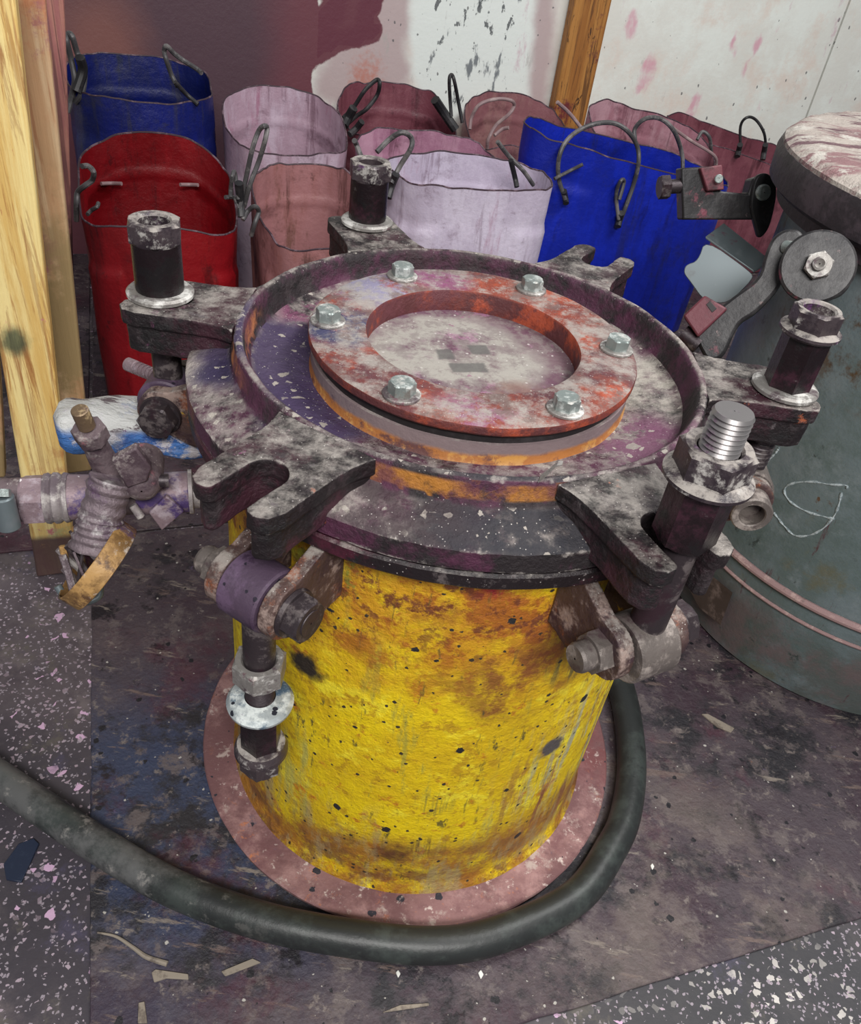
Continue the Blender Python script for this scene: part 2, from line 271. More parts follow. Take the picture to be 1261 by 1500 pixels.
M['brass'] = mk('tarnished_brass', (150, 116, 74), [dict(c=(176, 138, 86), s=20, lo=.48, hi=.6, seed=1), dict(c=(96, 74, 96), s=16, lo=.56, hi=.64, seed=2), dict(c=(92, 66, 44), s=26, lo=.54, hi=.64, seed=3), dict(c=(190, 180, 170), s=40, lo=.58, hi=.68, seed=4)], rough=.4, metal=.5, bump=[(60, .0008)])
M['brass_dull'] = mk('dull_brass', (124, 104, 82), [dict(c=(168, 146, 112), s=40, lo=.5, hi=.6, seed=1), dict(c=(84, 66, 70), s=24, lo=.52, hi=.62, seed=2)], rough=.4, metal=.5, bump=[(60, .002)])
M['foil'] = mk('silvery_braid', (126, 112, 118), [dict(c=(92, 66, 96), s=10, lo=.54, hi=.62, seed=5), dict(c=(186, 180, 180), s=24, lo=.5, hi=.6, seed=1), dict(c=(84, 66, 80), s=24, lo=.52, hi=.62, seed=2)], rough=.45, metal=.4, bump=[(50, .004), (160, .002)])
M['rubber'] = mk('scuffed_black_rubber', (40, 43, 43), [dict(c=(58, 64, 62), s=10, lo=.46, hi=.6, seed=1), dict(c=(38, 40, 41), s=20, lo=.52, hi=.64, seed=2), dict(c=(104, 104, 104), s=8, lo=.44, hi=.6, seed=3, blob=((-.4, -.26, 0), .08, .34), bw=.1, amt=.8), dict(c=(150, 146, 142), s=30, lo=.56, hi=.66, seed=5, blob=((-.4, -.25, 0), .1, .34), amt=.7), ], rough=.42, bump=[(60, .0008)])
M['wire'] = mk('dull_grey_wire', (78, 76, 78), [dict(c=(112, 108, 108), s=20, lo=.5, hi=.6, seed=1)], rough=.5, metal=.2)
M['wire_black'] = mk('black_coated_wire', (34, 33, 36), [dict(c=(58, 56, 58), s=20, lo=.5, hi=.62, seed=1)], rough=.5)
M['wire_pale'] = mk('pale_dusty_wire', (140, 116, 118), [dict(c=(168, 148, 146), s=20, lo=.5, hi=.6, seed=1)], rough=.5)
def plastic(name, base, c2, c3, dirt=(50, 34, 40), damt=.7, rough=.45):
    return mk(name, base, [dict(c=c2, s=6, lo=.46, hi=.6, seed=1, st=(1, 1, .35)), dict(c=c3, s=9, lo=.54, hi=.66, seed=2, st=(1.3, 1.3, .3)), dict(c=dirt, s=6, lo=.53, hi=.66, seed=4, amt=damt), dict(c=dirt, s=14, lo=.55, hi=.66, seed=6, st=(1.6, 1.6, .16), amt=damt*.9), dict(c=dirt, s=30, lo=.6, hi=.68, seed=5, amt=damt*.8)], rough=rough, bump=[(8, .006), (60, .0006)])
M['p_blue'] = plastic('bright_blue_plastic', (8, 30, 148), (10, 36, 170), (8, 22, 116), (30, 32, 60), .5)
M['p_navy'] = plastic('grimy_navy_plastic', (8, 20, 82), (6, 22, 104), (28, 34, 60), (44, 44, 60), .7)
M['p_red'] = plastic('dark_red_plastic', (112, 4, 14), (132, 8, 20), (82, 4, 12), (44, 8, 14), .7)
M['p_lilac'] = plastic('pale_lilac_plastic', (188, 176, 196), (204, 194, 212), (178, 152, 172), (112, 88, 104), .6)
M['p_lilac_pink'] = plastic('pinkish_lilac_plastic', (170, 142, 158), (192, 172, 188), (160, 112, 134), (96, 64, 78), .7)
M['p_brown'] = plastic('brown_stained_pink_plastic', (158, 110, 112), (146, 96, 94), (110, 76, 66), (84, 54, 50), .8)
M['p_maroon'] = plastic('maroon_stained_plastic', (116, 62, 74), (134, 80, 90), (92, 44, 54), (66, 32, 40), .7)
M['p_mauve'] = plastic('mauve_pink_plastic', (160, 112, 136), (182, 140, 160), (136, 84, 108), (84, 48, 62), .6)
M['p_dust'] = plastic('dusty_maroon_plastic', (140, 92, 98), (156, 116, 114), (116, 66, 76), (82, 44, 52), .7)
M['p_rose'] = plastic('rose_stained_plastic', (152, 104, 116), (176, 136, 146), (122, 72, 86), (88, 50, 60), .7)
GRN = pp(20, 500, room(0, .456), EV)
def wood(name, base, dark, pale, extra=()):
    return mk(name, base, [dict(c=pale, s=9, lo=.44, hi=.6, seed=1, st=(3, 3, .18), dist=.6), dict(c=dark, s=14, lo=.52, hi=.6, seed=2, st=(3.4, 3.4, .14), dist=1.2, amt=.75),
        dict(c=dark, s=40, lo=.56, hi=.66, seed=3, st=(4, 4, .12), amt=.7), dict(c=pale, s=5, lo=.55, hi=.66, seed=7, st=(2, 2, .4), amt=.5)] + list(extra), rough=.6, bump=[(30, .0012, (4, 4, .2)), (90, .0004)])
M['wood_y'] = wood('yellow_spattered_pine', (216, 178, 104), (158, 98, 46), (238, 216, 150), [
    dict(c=(146, 88, 44), s=7, lo=.53, hi=.57, seed=21, st=(3.2, 3.2, .22), dist=2.2, amt=.45), dict(c=(170, 74, 60), s=26, lo=.66, hi=.7, seed=22, st=(2, 2, .3)), dict(c=(52, 74, 58), k='one', blob=((GRN.x, GRN.y, GRN.z), .008, .03), bw=.03, bs=30, amt=.85),
    dict(c=(170, 178, 130), s=9, lo=.58, hi=.66, seed=12, amt=.7), dict(c=(196, 120, 124), s=12, lo=.64, hi=.69, seed=13),
    dict(c=(178, 116, 74), s=8, lo=.5, hi=.62, seed=14, z=(.42, .2), zw=.2, amt=.8), dict(c=(84, 62, 66), s=6, lo=.3, hi=.4, seed=15, z=(.1, .085), zw=.012, amt=.95)])
M['wood_y2'] = wood('pink_stained_pine', (190, 150, 112), (164, 112, 78), (206, 176, 140), [
    dict(c=(186, 122, 84), s=6, lo=.44, hi=.56, seed=11, z=(.7, .9), zw=.15), dict(c=(158, 96, 104), s=8, lo=.52, hi=.62, seed=12), dict(c=(150, 128, 90), s=6, lo=.4, hi=.55, seed=14, z=(.75, .5), zw=.1)])
M['wood_p'] = wood('dull_pink_stained_board', (150, 92, 92), (96, 60, 58), (170, 118, 104), [dict(c=(74, 46, 48), s=6, lo=.4, hi=.55, seed=11, z=(.6, .45), zw=.2)])
M['wood_o'] = wood('orange_stained_pine', (152, 98, 44), (76, 46, 26), (178, 124, 62), [dict(c=(60, 38, 24), s=10, lo=.54, hi=.6, seed=30, st=(3, 3, .5), dist=2),dict(c=(104, 40, 44), s=6, lo=.52, hi=.62, seed=12, z=(.62, .5), zw=.1), dict(c=(110, 60, 50), s=9, lo=.58, hi=.66, seed=13)])
M['grey_tank'] = mk('grey_blue_tank_paint', (106, 119, 123), [dict(c=(92, 106, 106), s=5, lo=.46, hi=.6, seed=1), dict(c=(116, 127, 131), s=10, lo=.52, hi=.64, seed=2), dict(c=(102, 98, 74), s=7, lo=.56, hi=.7, seed=3, amt=.7), dict(c=(92, 66, 46), s=16, lo=.65, hi=.7, seed=4), dict(c=(84, 64, 46), s=12, lo=.5, hi=.62, seed=6, z=(.5, .62), zw=.14),
    dict(c=(84, 88, 84), s=7, lo=.38, hi=.55, seed=8, z=(.2, .12), zw=.06, amt=.8), dict(c=(120, 96, 98), s=9, lo=.44, hi=.6, seed=7, z=(.22, .1), zw=.1, amt=.55), dict(c=(84, 40, 50), s=14, lo=.6, hi=.65, seed=5, st=(1.8, 1.8, .2), amt=.8), dict(c=(54, 62, 60), s=26, lo=.6, hi=.7, seed=9)], rough=.42, bump=[(40, .001), (160, .0004)])
M['grey_lid'] = mk('spattered_pale_lid', (176, 166, 158), [dict(c=(138, 104, 106), s=7, lo=.46, hi=.54, seed=1, st=(.6, 2, 1), rot=(0, 0, .3)), dict(c=(104, 76, 82), s=8, lo=.53, hi=.58, seed=2, st=(.6, 2.2, 1), rot=(0, 0, .3)), dict(c=(72, 58, 62), s=12, lo=.62, hi=.66, seed=3, st=(.6, 2, 1), rot=(0, 0, .35)), dict(c=(196, 190, 182), s=20, lo=.54, hi=.62, seed=4)], rough=.65, bump=[(30, .006), (120, .002)])
M['dark_band'] = mk('dark_lid_rim_iron', (46, 40, 44), [dict(c=(70, 60, 66), s=12, lo=.5, hi=.64, seed=1), dict(c=(34, 28, 32), s=24, lo=.52, hi=.62, seed=2), dust(1, .5, .62, (.3, .8), 30, .7)], rough=.55, bump=[(50, .002)])
M['clamp'] = mk('dark_clamp_steel', (46, 45, 47), [dict(c=(64, 62, 63), s=10, lo=.46, hi=.62, seed=1), dict(c=(34, 30, 33), s=18, lo=.52, hi=.64, seed=2), dict(c=(108, 52, 66), s=14, lo=.6, hi=.66, seed=3), dict(c=(140, 116, 116), s=40, lo=.62, hi=.7, seed=4)], rough=.45, metal=.4, bump=[(60, .001)])
M['clamp_red'] = mk('red_stained_clamp_block', (104, 50, 60), [dict(c=(134, 78, 86), s=20, lo=.5, hi=.62, seed=1), dict(c=(64, 36, 42), s=14, lo=.5, hi=.62, seed=2)], rough=.55, bump=[(60, .001)])
M['galv'] = mk('grey_bent_sheet', (104, 114, 118), [dict(c=(124, 132, 134), s=7, lo=.48, hi=.62, seed=1), dict(c=(104, 108, 112), s=12, lo=.52, hi=.64, seed=2), dict(c=(96, 60, 76), s=9, lo=.6, hi=.66, seed=3)], rough=.4, metal=.3)
M['chalk'] = mk('white_chalk', (178, 188, 192), [dict(c=(126, 138, 142), s=160, lo=.46, hi=.56, seed=1)], rough=.95)
M['rope'] = mk('pink_dusty_rope', (150, 122, 122), [dict(c=(176, 150, 146), s=40, lo=.5, hi=.6, seed=1), dict(c=(112, 96, 92), s=16, lo=.56, hi=.66, seed=2)], rough=.8)
M['bluewhite'] = mk('blue_paint_crust', (70, 120, 190), [dict(c=(52, 88, 160), s=14, lo=.5, hi=.6, seed=1), dict(c=(128, 118, 138), s=16, lo=.56, hi=.64, seed=2),
    dict(c=(206, 206, 204), s=12, lo=.25, hi=.4, seed=3, up=(.05, .5)), dict(c=(104, 92, 98), s=16, lo=.56, hi=.61, seed=5, up=(.1, .5), st=(1, 3, 3)), dict(c=(206, 202, 208), s=20, lo=.54, hi=.62, seed=6), dict(c=(96, 64, 108), s=18, lo=.64, hi=.69, seed=7)], rough=.35, bump=[(30, .006, (1, 3, 3)), (90, .002)])
M['chip'] = mk('pale_wood_chip', (142, 132, 120), [dict(c=(104, 94, 86), s=40, lo=.5, hi=.62, seed=1)], rough=.8)
M['shard'] = mk('dark_blue_shard', (38, 46, 66), [dict(c=(56, 66, 86), s=20, lo=.5, hi=.62, seed=1)], rough=.35)
M['pale_chip'] = mk('white_chip', (226, 224, 218), [], rough=.7)
M['label'] = mk('brown_worn_label', (76, 64, 58), [dict(c=(120, 104, 98), s=14, lo=.5, hi=.62, seed=1), dict(c=(70, 58, 52), s=20, lo=.54, hi=.64, seed=2)], rough=.5)
SHEET = [
    dict(c=(64, 48, 58), s=3.2, lo=.44, hi=.58, seed=1), dict(c=(88, 76, 80), s=7, lo=.5, hi=.62, seed=2), dict(c=(52, 64, 92), s=3.4, lo=.38, hi=.52, seed=3, blob=((-.28, -.2, 0), .1, .36), bw=.3, bs=5, amt=.85),
    dict(c=(44, 42, 47), s=6, lo=.5, hi=.6, seed=4), dict(c=(104, 94, 94), s=20, lo=.53, hi=.62, seed=5, amt=.85), dict(c=(128, 118, 114), s=44, lo=.57, hi=.66, seed=6, amt=.85),
    dict(c=(34, 30, 36), s=16, lo=.55, hi=.64, seed=8), dict(c=(132, 122, 114), s=16, lo=.6, hi=.66, seed=9, st=(.6, 3, 1), rot=(0, 0, .7)), dict(c=(108, 92, 88), s=14, lo=.6, hi=.66, seed=10, st=(.5, 2.6, 1), rot=(0, 0, 2.2)),
    dict(c=(82, 40, 56), s=4.5, lo=.54, hi=.66, seed=11, amt=.6), dict(c=(116, 104, 100), s=9, lo=.44, hi=.58, seed=14, blob=((.42, -.2, 0), .08, .3), bw=.3, bs=6, amt=.6), dict(c=(104, 90, 124), s=14, lo=.66, hi=.7, seed=12), dict(c=(120, 86, 72), s=22, lo=.66, hi=.7, seed=13),
    dict(k='spot', c=(178, 174, 168), s=80, lo=.17, keep=.88, w=.8, seed=2), dict(k='spot', c=(30, 28, 34), s=60, lo=.3, keep=.85, w=.8, seed=7)]
M['sheet'] = mk('purple_grimed_floor_sheet', (76, 66, 73), SHEET, rough=.5, bump=[(30, .003), (120, .0016)])
M['terrazzo'] = mk('purple_grimed_terrazzo', (92, 83, 88), [
    dict(c=(74, 65, 72), s=4, lo=.46, hi=.6, seed=1), dict(c=(112, 102, 104), s=10, lo=.5, hi=.62, seed=2),
    dict(c=(58, 54, 62), s=3, lo=.3, hi=.45, seed=3, blob=((-.48, -.42, 0), .22, .4), bw=.2, bs=6, amt=.85),
    dict(c=(52, 53, 57), s=3, lo=.2, hi=.4, seed=31, blob=((.55, -.5, 0), .25, .5), bw=.2, bs=6, amt=.85),
    dict(k='cell', c=(160, 142, 154), s=120, lo=.14, keep=.88, seed=4, blob=((-.5, -.18, 0), .12, .28), bw=.2, bs=7), dict(k='cell', c=(204, 198, 194), s=95, lo=.14, keep=.78, seed=5, blob=((.55, -.46, 0), .1, .3), bw=.2, bs=7),
    dict(k='cell', c=(206, 170, 200), s=64, lo=.2, keep=.92, seed=6), dict(k='cell', c=(170, 154, 166), s=170, lo=.14, keep=.9, seed=8), dict(k='cell', c=(150, 140, 150), s=260, lo=.1, keep=.86, seed=9),
    dict(c=(78, 72, 96), s=7, lo=.58, hi=.68, seed=7, amt=.7), dict(c=(98, 92, 84), s=9, lo=.56, hi=.66, seed=10, amt=.7)], rough=.6, bump=[(60, .0012)])
M['under'] = mk('dark_maroon_grime_floor', (64, 44, 52), [dict(c=(50, 34, 40), s=5, lo=.5, hi=.62, seed=1)], rough=.7)
M['wall'] = mk('paint_splashed_wall', (226, 226, 219), [
    dict(c=(234, 238, 232), s=3, lo=.44, hi=.6, seed=1), dict(c=(226, 211, 200), s=3, lo=.5, hi=.64, seed=2, amt=.8),
    dict(c=(190, 172, 172), k='attr', a='beige', w=.08, s=8, lo=-.03, hi=.03, seed=3), dict(c=(232, 238, 234), k='attr', a='white', w=.05, s=10, lo=-.02, hi=.02, seed=4),
    dict(c=(176, 172, 168), s=14, lo=.62, hi=.7, seed=5, st=(1, 1, .35), amt=.6),
    dict(k='spot', c=(96, 96, 98), s=60, lo=.22, keep=.84, w=.5, seed=3, st=(1, 1, .7), amt=.8),
    dict(c=(92, 98, 106), k='attr', a='grey', w=.3, s=18, st=(1, 1, .35), lo=.078, hi=.095, seed=6, amt=.85), dict(k='attr', c=(60, 64, 70), a='grey', w=.32, s=40, st=(1, 1, .5), lo=.092, hi=.105, seed=16, amt=.85),
    dict(c=(216, 150, 172), k='attr', a='pink', w=.09, s=16, lo=.0, hi=.02, seed=7, st=(1, 1, .5), amt=.75), dict(c=(206, 170, 184), s=9, lo=.6, hi=.7, seed=17, st=(1, 1, .4), amt=.7),
    dict(c=(190, 120, 104), k='attr', a='spray', w=.12, s=70, lo=-.02, hi=.05, seed=8, amt=.8),
    dict(c=(224, 208, 184), k='attr', a='cream', w=.03, s=22, lo=-.01, hi=.01, seed=19, amt=.0),
    dict(c=(112, 64, 74), k='attr', a='maroon', w=.035, s=14, lo=-.003, hi=.003, seed=9),
    dict(c=(86, 62, 72), k='attr', a='maroon2', w=.12, s=4, lo=-.05, hi=.1, seed=10), dict(c=(150, 96, 84), k='attr', a='warm', w=.1, s=5, lo=-.05, hi=.08, seed=12, amt=.6),
    dict(c=(100, 44, 62), k='attr', a='edge', w=.05, s=12, lo=0, hi=.03, seed=13, amt=.6)], rough=.5, bump=[(20, .001), (80, .0005)])

# ------------------------------------------------------------------ mesh helpers
class MB:
    def __init__(s): s.v = []; s.f = []
    def add(s, vs, fs, mat=None):
        o = len(s.v)
        for p in vs:
            p = Vector(p); s.v.append(mat @ p if mat is not None else p)
        s.f += [tuple(o+i for i in f) for f in fs]; return s
    def box(s, a, b, mat=None):
        x0, y0, z0 = a; x1, y1, z1 = b
        return s.add([(x0, y0, z0), (x1, y0, z0), (x1, y1, z0), (x0, y1, z0), (x0, y0, z1), (x1, y0, z1), (x1, y1, z1), (x0, y1, z1)],
              [(0, 3, 2, 1), (4, 5, 6, 7), (0, 1, 5, 4), (1, 2, 6, 5), (2, 3, 7, 6), (3, 0, 4, 7)], mat)
    def lathe(s, prof, seg=96, mat=None, closed=False, jit=0):
        n = len(prof); vs = []; fs = []
        for i in range(seg):
            a = 2*PI*i/seg
            for (r, z) in prof: vs.append((r*math.cos(a), r*math.sin(a), z))
        for i in range(seg):
            j = (i+1) % seg
            for q in range(n if closed else n-1):
                q2 = (q+1) % n
                fs.append((i*n+q, j*n+q, j*n+q2, i*n+q2))
        return s.add(vs, fs, mat)
    def disc(s, r, z, seg=96, up=True, mat=None):
        vs = [(r*math.cos(2*PI*i/seg), r*math.sin(2*PI*i/seg), z) for i in range(seg)]
        return s.add(vs, [tuple(range(seg)) if up else tuple(reversed(range(seg)))], mat)
    def prism(s, out, z0, z1, mat=None):
        n = len(out); vs = [(x, y, z0) for x, y in out] + [(x, y, z1) for x, y in out]
        return s.add(vs, [tuple(reversed(range(n))), tuple(range(n, 2*n))] + [(i, (i+1) % n, n+(i+1) % n, n+i) for i in range(n)], mat)
    def cyl(s, a, b, r, seg=24, r2=None, ch=0):
        a = Vector(a); b = Vector(b); d = (b-a); L = d.length; m = Matrix.Translation(a) @ d.to_track_quat('Z', 'Y').to_matrix().to_4x4()
        r2 = r if r2 is None else r2
        pr = [(0.0001, 0), (r-ch, 0), (r, ch), (r2, L-ch), (r2-ch, L), (0.0001, L)] if ch else [(0.0001, 0), (r, 0), (r2, L), (0.0001, L)]
        return s.lathe(pr, seg, m)
    def lathe_axis(s, a, b, prof, seg=32):        # profile (r, t metres from a)
        a = Vector(a); b = Vector(b); d = (b-a); m = Matrix.Translation(a) @ d.to_track_quat('Z', 'Y').to_matrix().to_4x4()
        return s.lathe(prof, seg, m)
    def hexnut(s, af, z0, z1, bore=0, mat=None, ch=.12, both=False, depth=None):
        # hexagon with chamfered corners; bore radius 0 = solid
        N = 48; R = af/math.sqrt(3); vs = []; fs = []
        def hr(a): a = (a+PI/6) % (PI/3)-PI/6; return af/2/math.cos(a)
        cz = (R-af/2*.985)*.62
        rings = []
        rc = af/2*.985
        rings.append([(rc if both else None, z0)])
        prof = []
        if both: prof += [('c', z0), ('h', z0+cz)]
        else: prof += [('h', z0)]
        prof += [('h', z1-cz), ('c', z1)]
        for i in range(N):
            a = 2*PI*i/N
            for (t, z) in prof:
                r = rc if t == 'c' else hr(a)
                vs.append((r*math.cos(a), r*math.sin(a), z))
        n = len(prof)
        for i in range(N):
            j = (i+1) % N
            for q in range(n-1): fs.append((i*n+q, j*n+q, j*n+q+1, i*n+q+1))
        if bore:
            o = len(vs); dz = z0 if depth is None else z1-depth
            for i in range(N):
                a = 2*PI*i/N
                for (r, z) in ((bore+.004*S*2, z1), (bore, z1-.01*S), (bore, dz), (.0001, dz)): vs.append((r*math.cos(a), r*math.sin(a), z))
            for i in range(N):
                j = (i+1) % N
                fs.append((i*n+n-1, j*n+n-1, o+j*4, o+i*4))
                for q in range(3): fs.append((o+i*4+q, o+j*4+q, o+j*4+q+1, o+i*4+q+1))
        else: fs.append(tuple(i*n+n-1 for i in range(N)))
        fs.append(tuple(reversed([i*n for i in range(N)])))
        return s.add(vs, fs, mat)
    def tube(s, pts, r, seg=10, closed=False, caps=True, sub=6, smooth=True):
        P = [Vector(p) for p in pts]
        if smooth and len(P) > 2:
            Q = []; n = len(P)
            for i in range(n if closed else n-1):
                p0 = P[(i-1) % n] if closed or i > 0 else P[0]*2-P[1]; p1 = P[i]; p2 = P[(i+1) % n]; p3 = P[(i+2) % n] if closed or i+2 < n else P[-1]*2-P[-2]
                for k in range(sub):
                    t = k/sub; Q.append(.5*((2*p1)+(p2-p0)*t+(2*p0-5*p1+4*p2-p3)*t*t+(3*p1-p0-3*p2+p3)*t**3))
            if not closed: Q.append(P[-1])
            P = Q
        n = len(P); vs = []; fs = []; nrm = None
        for i in range(n):
            a = P[i-1] if i > 0 or closed else P[0]; b = P[(i+1) % n] if i < n-1 or closed else P[-1]
            t = (b-a).normalized()
            if nrm is None: nrm = t.orthogonal().normalized()
            nrm = (nrm-t*nrm.dot(t)).normalized(); bi = t.cross(nrm)
            rr = r(i/(n-1)) if callable(r) else r
            for k in range(seg):
                c = 2*PI*k/seg; vs.append(P[i]+(nrm*math.cos(c)+bi*math.sin(c))*rr)
        for i in range(n if closed else n-1):
            j = (i+1) % n
            for k in range(seg): fs.append((i*seg+k, i*seg+(k+1) % seg, j*seg+(k+1) % seg, j*seg+k))
        if caps and not closed: fs += [tuple(reversed(range(seg))), tuple(range((n-1)*seg, n*seg))]
        return s.add(vs, fs)
    def slab(s, pts, n, th):                       # planar outline extruded along n by th
        n = Vector(n).normalized(); P = [Vector(p) for p in pts]; k = len(P)
        vs = P+[p+n*th for p in P]
        return s.add(vs, [tuple(range(k)), tuple(reversed(range(k, 2*k)))]+[(i, k+i, k+(i+1) % k, (i+1) % k) for i in range(k)])
    def build(s, name, mat, parent=None, bevel=0, bseg=2, sharp=35, origin=None, subd=0, rough=0, rs=30, remesh=0, smooth=0):
        me = bpy.data.meshes.new(name); o0 = Vector(origin) if origin is not None else Vector((0, 0, 0))
        me.from_pydata([tuple(v-o0) for v in s.v], [], s.f)
        bm = bmesh.new(); bm.from_mesh(me); bmesh.ops.remove_doubles(bm, verts=bm.verts, dist=2e-6)
        bmesh.ops.recalc_face_normals(bm, faces=bm.faces); bm.to_mesh(me); bm.free()
        me.polygons.foreach_set('use_smooth', [True]*len(me.polygons)); me.set_sharp_from_angle(angle=rad(sharp))
        me.materials.append(mat if not isinstance(mat, str) else M[mat])
        o = bpy.data.objects.new(name, me); COL.objects.link(o); o.location = o0
        if parent is not None:
            o.parent = parent
            o.matrix_parent_inverse = Matrix.Identity(4); o.location = o0-parent_world(parent)
        if remesh:
            b = o.modifiers.new('remesh', 'REMESH'); b.mode = 'VOXEL'; b.voxel_size = remesh; b.use_smooth_shade = True
        if smooth:
            b = o.modifiers.new('soften', 'SMOOTH'); b.factor = .5; b.iterations = smooth
        if bevel:
            b = o.modifiers.new('bevel', 'BEVEL'); b.width = bevel; b.segments = bseg; b.limit_method = 'ANGLE'; b.angle_limit = rad(32)
        if subd:
            b = o.modifiers.new('sub', 'SUBSURF'); b.subdivision_type = 'SIMPLE'; b.levels = subd; b.render_levels = subd
        if rough:
            tx = bpy.data.textures.new(name+'_lumps', 'CLOUDS'); tx.noise_scale = 1/rs; tx.noise_depth = 3
            b = o.modifiers.new('lumps', 'DISPLACE'); b.texture = tx; b.strength = rough; b.mid_level = .5; b.texture_coords = 'LOCAL'
        return o
def parent_world(p):
    v = Vector(p.location)
    while p.parent is not None: p = p.parent; v += Vector(p.location)
    return v
def empty(name, loc, label, cat, group=None):
    o = bpy.data.objects.new(name, None); COL.objects.link(o); o.location = loc; o.empty_display_size = .05
    o['label'] = label; o['category'] = cat
    if group: o['group'] = group
    return o
def tag(o, label, cat, group=None):
    o['label'] = label; o['category'] = cat
    if group: o['group'] = group
    return o
def struct(o): o['kind'] = 'structure'; return o

# ------------------------------------------------------------------ setting
f = MB(); f.box((-4, -3, -.06), (5, 4.5, -.0), None); struct(f.build('floor', 'terrazzo'))
WV = 1.9
def wall_pt(x, y): 
    p = pp(x, y, room(0, WV), EV); return p.dot(EU), p.z
def poly_sd(px, py, P):
    d = 1e9; ins = False; n = len(P)
    for i in range(n):
        ax, ay = P[i]; bx, by = P[(i+1) % n]
        ex, ey = bx-ax, by-ay; t = max(0, min(1, ((px-ax)*ex+(py-ay)*ey)/(ex*ex+ey*ey+1e-12)))
        d = min(d, math.hypot(px-ax-ex*t, py-ay-ey*t))
        if (ay > py) != (by > py) and px < (bx-ax)*(py-ay)/(by-ay)+ax: ins = not ins
    return d if ins else -d
def wp(L): return [wall_pt(*p) for p in L]
MAR = wp([(-200, -60), (462, -60), (467, 14), (474, 14), (480, -60), (566, -60), (562, 12), (553, 22), (563, 40), (556, 62), (530, 70), (497, 76), (474, 88), (460, 104), (456, 122), (462, 150), (300, 420), (-200, 420)])
BEI = wp([(566, -80), (606, -80), (600, 60), (606, 110), (560, 170), (450, 150), (470, 95)])
WHT = wp([(610, -80), (790, -80), (770, 180), (640, 180), (604, 110), (600, 50)])
BE2 = wp([(782, -80), (822, -80), (800, 180), (764, 180)])
SPR = [wall_pt(535, 120), .05]
PNK = [(*wall_pt(x, y), r) for x, y, r in [(940, 125, .03), (955, 95, .025), (1080, 75, .02), (1075, 60, .015), (1055, 60, .015), (1090, 100, .018), (1020, 145, .03), (1080, 3, .015), (1140, 40, .018), (1110, 65, .02), (1190, 85, .012), (1205, 107, .015), (1113, 155, .01), (1010, 170, .02), (925, 40, .03)]]
MAR2 = [wall_pt(240, 40), .32]; WRM = [wall_pt(150, 75), .12]
def wall_grid(name, u0, u1, z0, z1, step, v, fields):
    nu = int((u1-u0)/step); nz = int((z1-z0)/step); vs = []; fs = []; at = {k: [] for k in fields}
    for j in range(nz+1):
        for i in range(nu+1):
            u = u0+(u1-u0)*i/nu; z = z0+(z1-z0)*j/nz; vs.append(room(u, v, z))
            for k, fn in fields.items(): at[k].append(fn(u, z))
    for j in range(nz):
        for i in range(nu): a = j*(nu+1)+i; fs.append((a, a+1, a+nu+2, a+nu+1))
    m = MB(); m.add(vs, fs); me = bpy.data.meshes.new(name); me.from_pydata([tuple(p) for p in m.v], [], m.f)
    for k, L in at.items():
        a = me.attributes.new(k, 'FLOAT', 'POINT'); a.data.foreach_set('value', L)
    me.materials.append(M['wall']); o = bpy.data.objects.new(name, me); COL.objects.link(o)
    so = o.modifiers.new('thickness', 'SOLIDIFY'); so.thickness = .06; so.offset = -1 
    return struct(o)
def near(c, u, z): return c[1]-math.hypot(u-c[0][0], (z-c[0][1])*.7)
FLD = dict(maroon=lambda u, z: poly_sd(u, z, MAR), beige=lambda u, z: max(poly_sd(u, z, BEI), poly_sd(u, z, BE2)), white=lambda u, z: poly_sd(u, z, WHT), grey=lambda u, z: min(poly_sd(u, z, WHT), .06),
           spray=lambda u, z: near(SPR, u, z), pink=lambda u, z: max(r-math.hypot(u-a, (z-b)*.6) for a, b, r in PNK), maroon2=lambda u, z: near(MAR2, u, z) if poly_sd(u, z, MAR) > 0.01 else -1, warm=lambda u, z: near(WRM, u, z) if poly_sd(u, z, MAR) > 0.01 else -1,
           edge=lambda u, z: (.05-abs(poly_sd(u, z, MAR)-.03)) if poly_sd(u, z, MAR) > .004 and u > .2 else -1, cream=lambda u, z: -1)
us = wall_pt(1215, 80)[0]
wall_grid('wall_back', -2.6, us-.004, -.0, 1.5, .02, WV, FLD)
wall_grid('wall_right', us+.004, 4.2, 0., 1.5, .05, WV, dict(pink=lambda u, z: -.05+.02*math.sin(u*9), maroon=lambda u, z: -1, beige=lambda u, z: -1, white=lambda u, z: -1, grey=lambda u, z: -1, spray=lambda u, z: -1, maroon2=lambda u, z: -1, warm=lambda u, z: -1, edge=lambda u, z: -1, cream=lambda u, z: -1))
# floor sheets (one metre boards lying on the terrazzo)
def sheet(name, u0, u1, v0, v1, th, label):
    m = MB(); n = 60
    def edge(a, b, k): return [a+(b-a)*i/k for i in range(k)]
    out = [(u, v0+.003*mnoise.noise(Vector((u*14, 1, 0)))) for u in edge(u0, u1, n)]+[(u1, v) for v in edge(v0, v1, n)]+[(u, v1) for u in edge(u1, u0, n)]+[(u0+.002*mnoise.noise(Vector((v*16, 5, 0))), v) for v in edge(v1, v0, n)]
    m.slab([room(u, v, 0.0005) for u, v in out], (0, 0, 1), th); o = m.build(name, 'sheet', bevel=.0012, bseg=1)
    return tag(o, label, 'floor sheet', 'floor sheets')
sheet('floor_sheet', -.472, 1.9, -.441, .545, .005, 'purple-black grimy floor sheet under the yellow vessel')
sheet('floor_sheet', -.472, 1.9, .553, 1.88, .005, 'maroon-dark floor sheet under the row of cut plastic tubs')
sheet('floor_sheet', -2.2, -.48, .53, 1.88, .005, 'maroon-dark floor sheet behind the pine posts at left')
SH = .0055      # top of the sheets

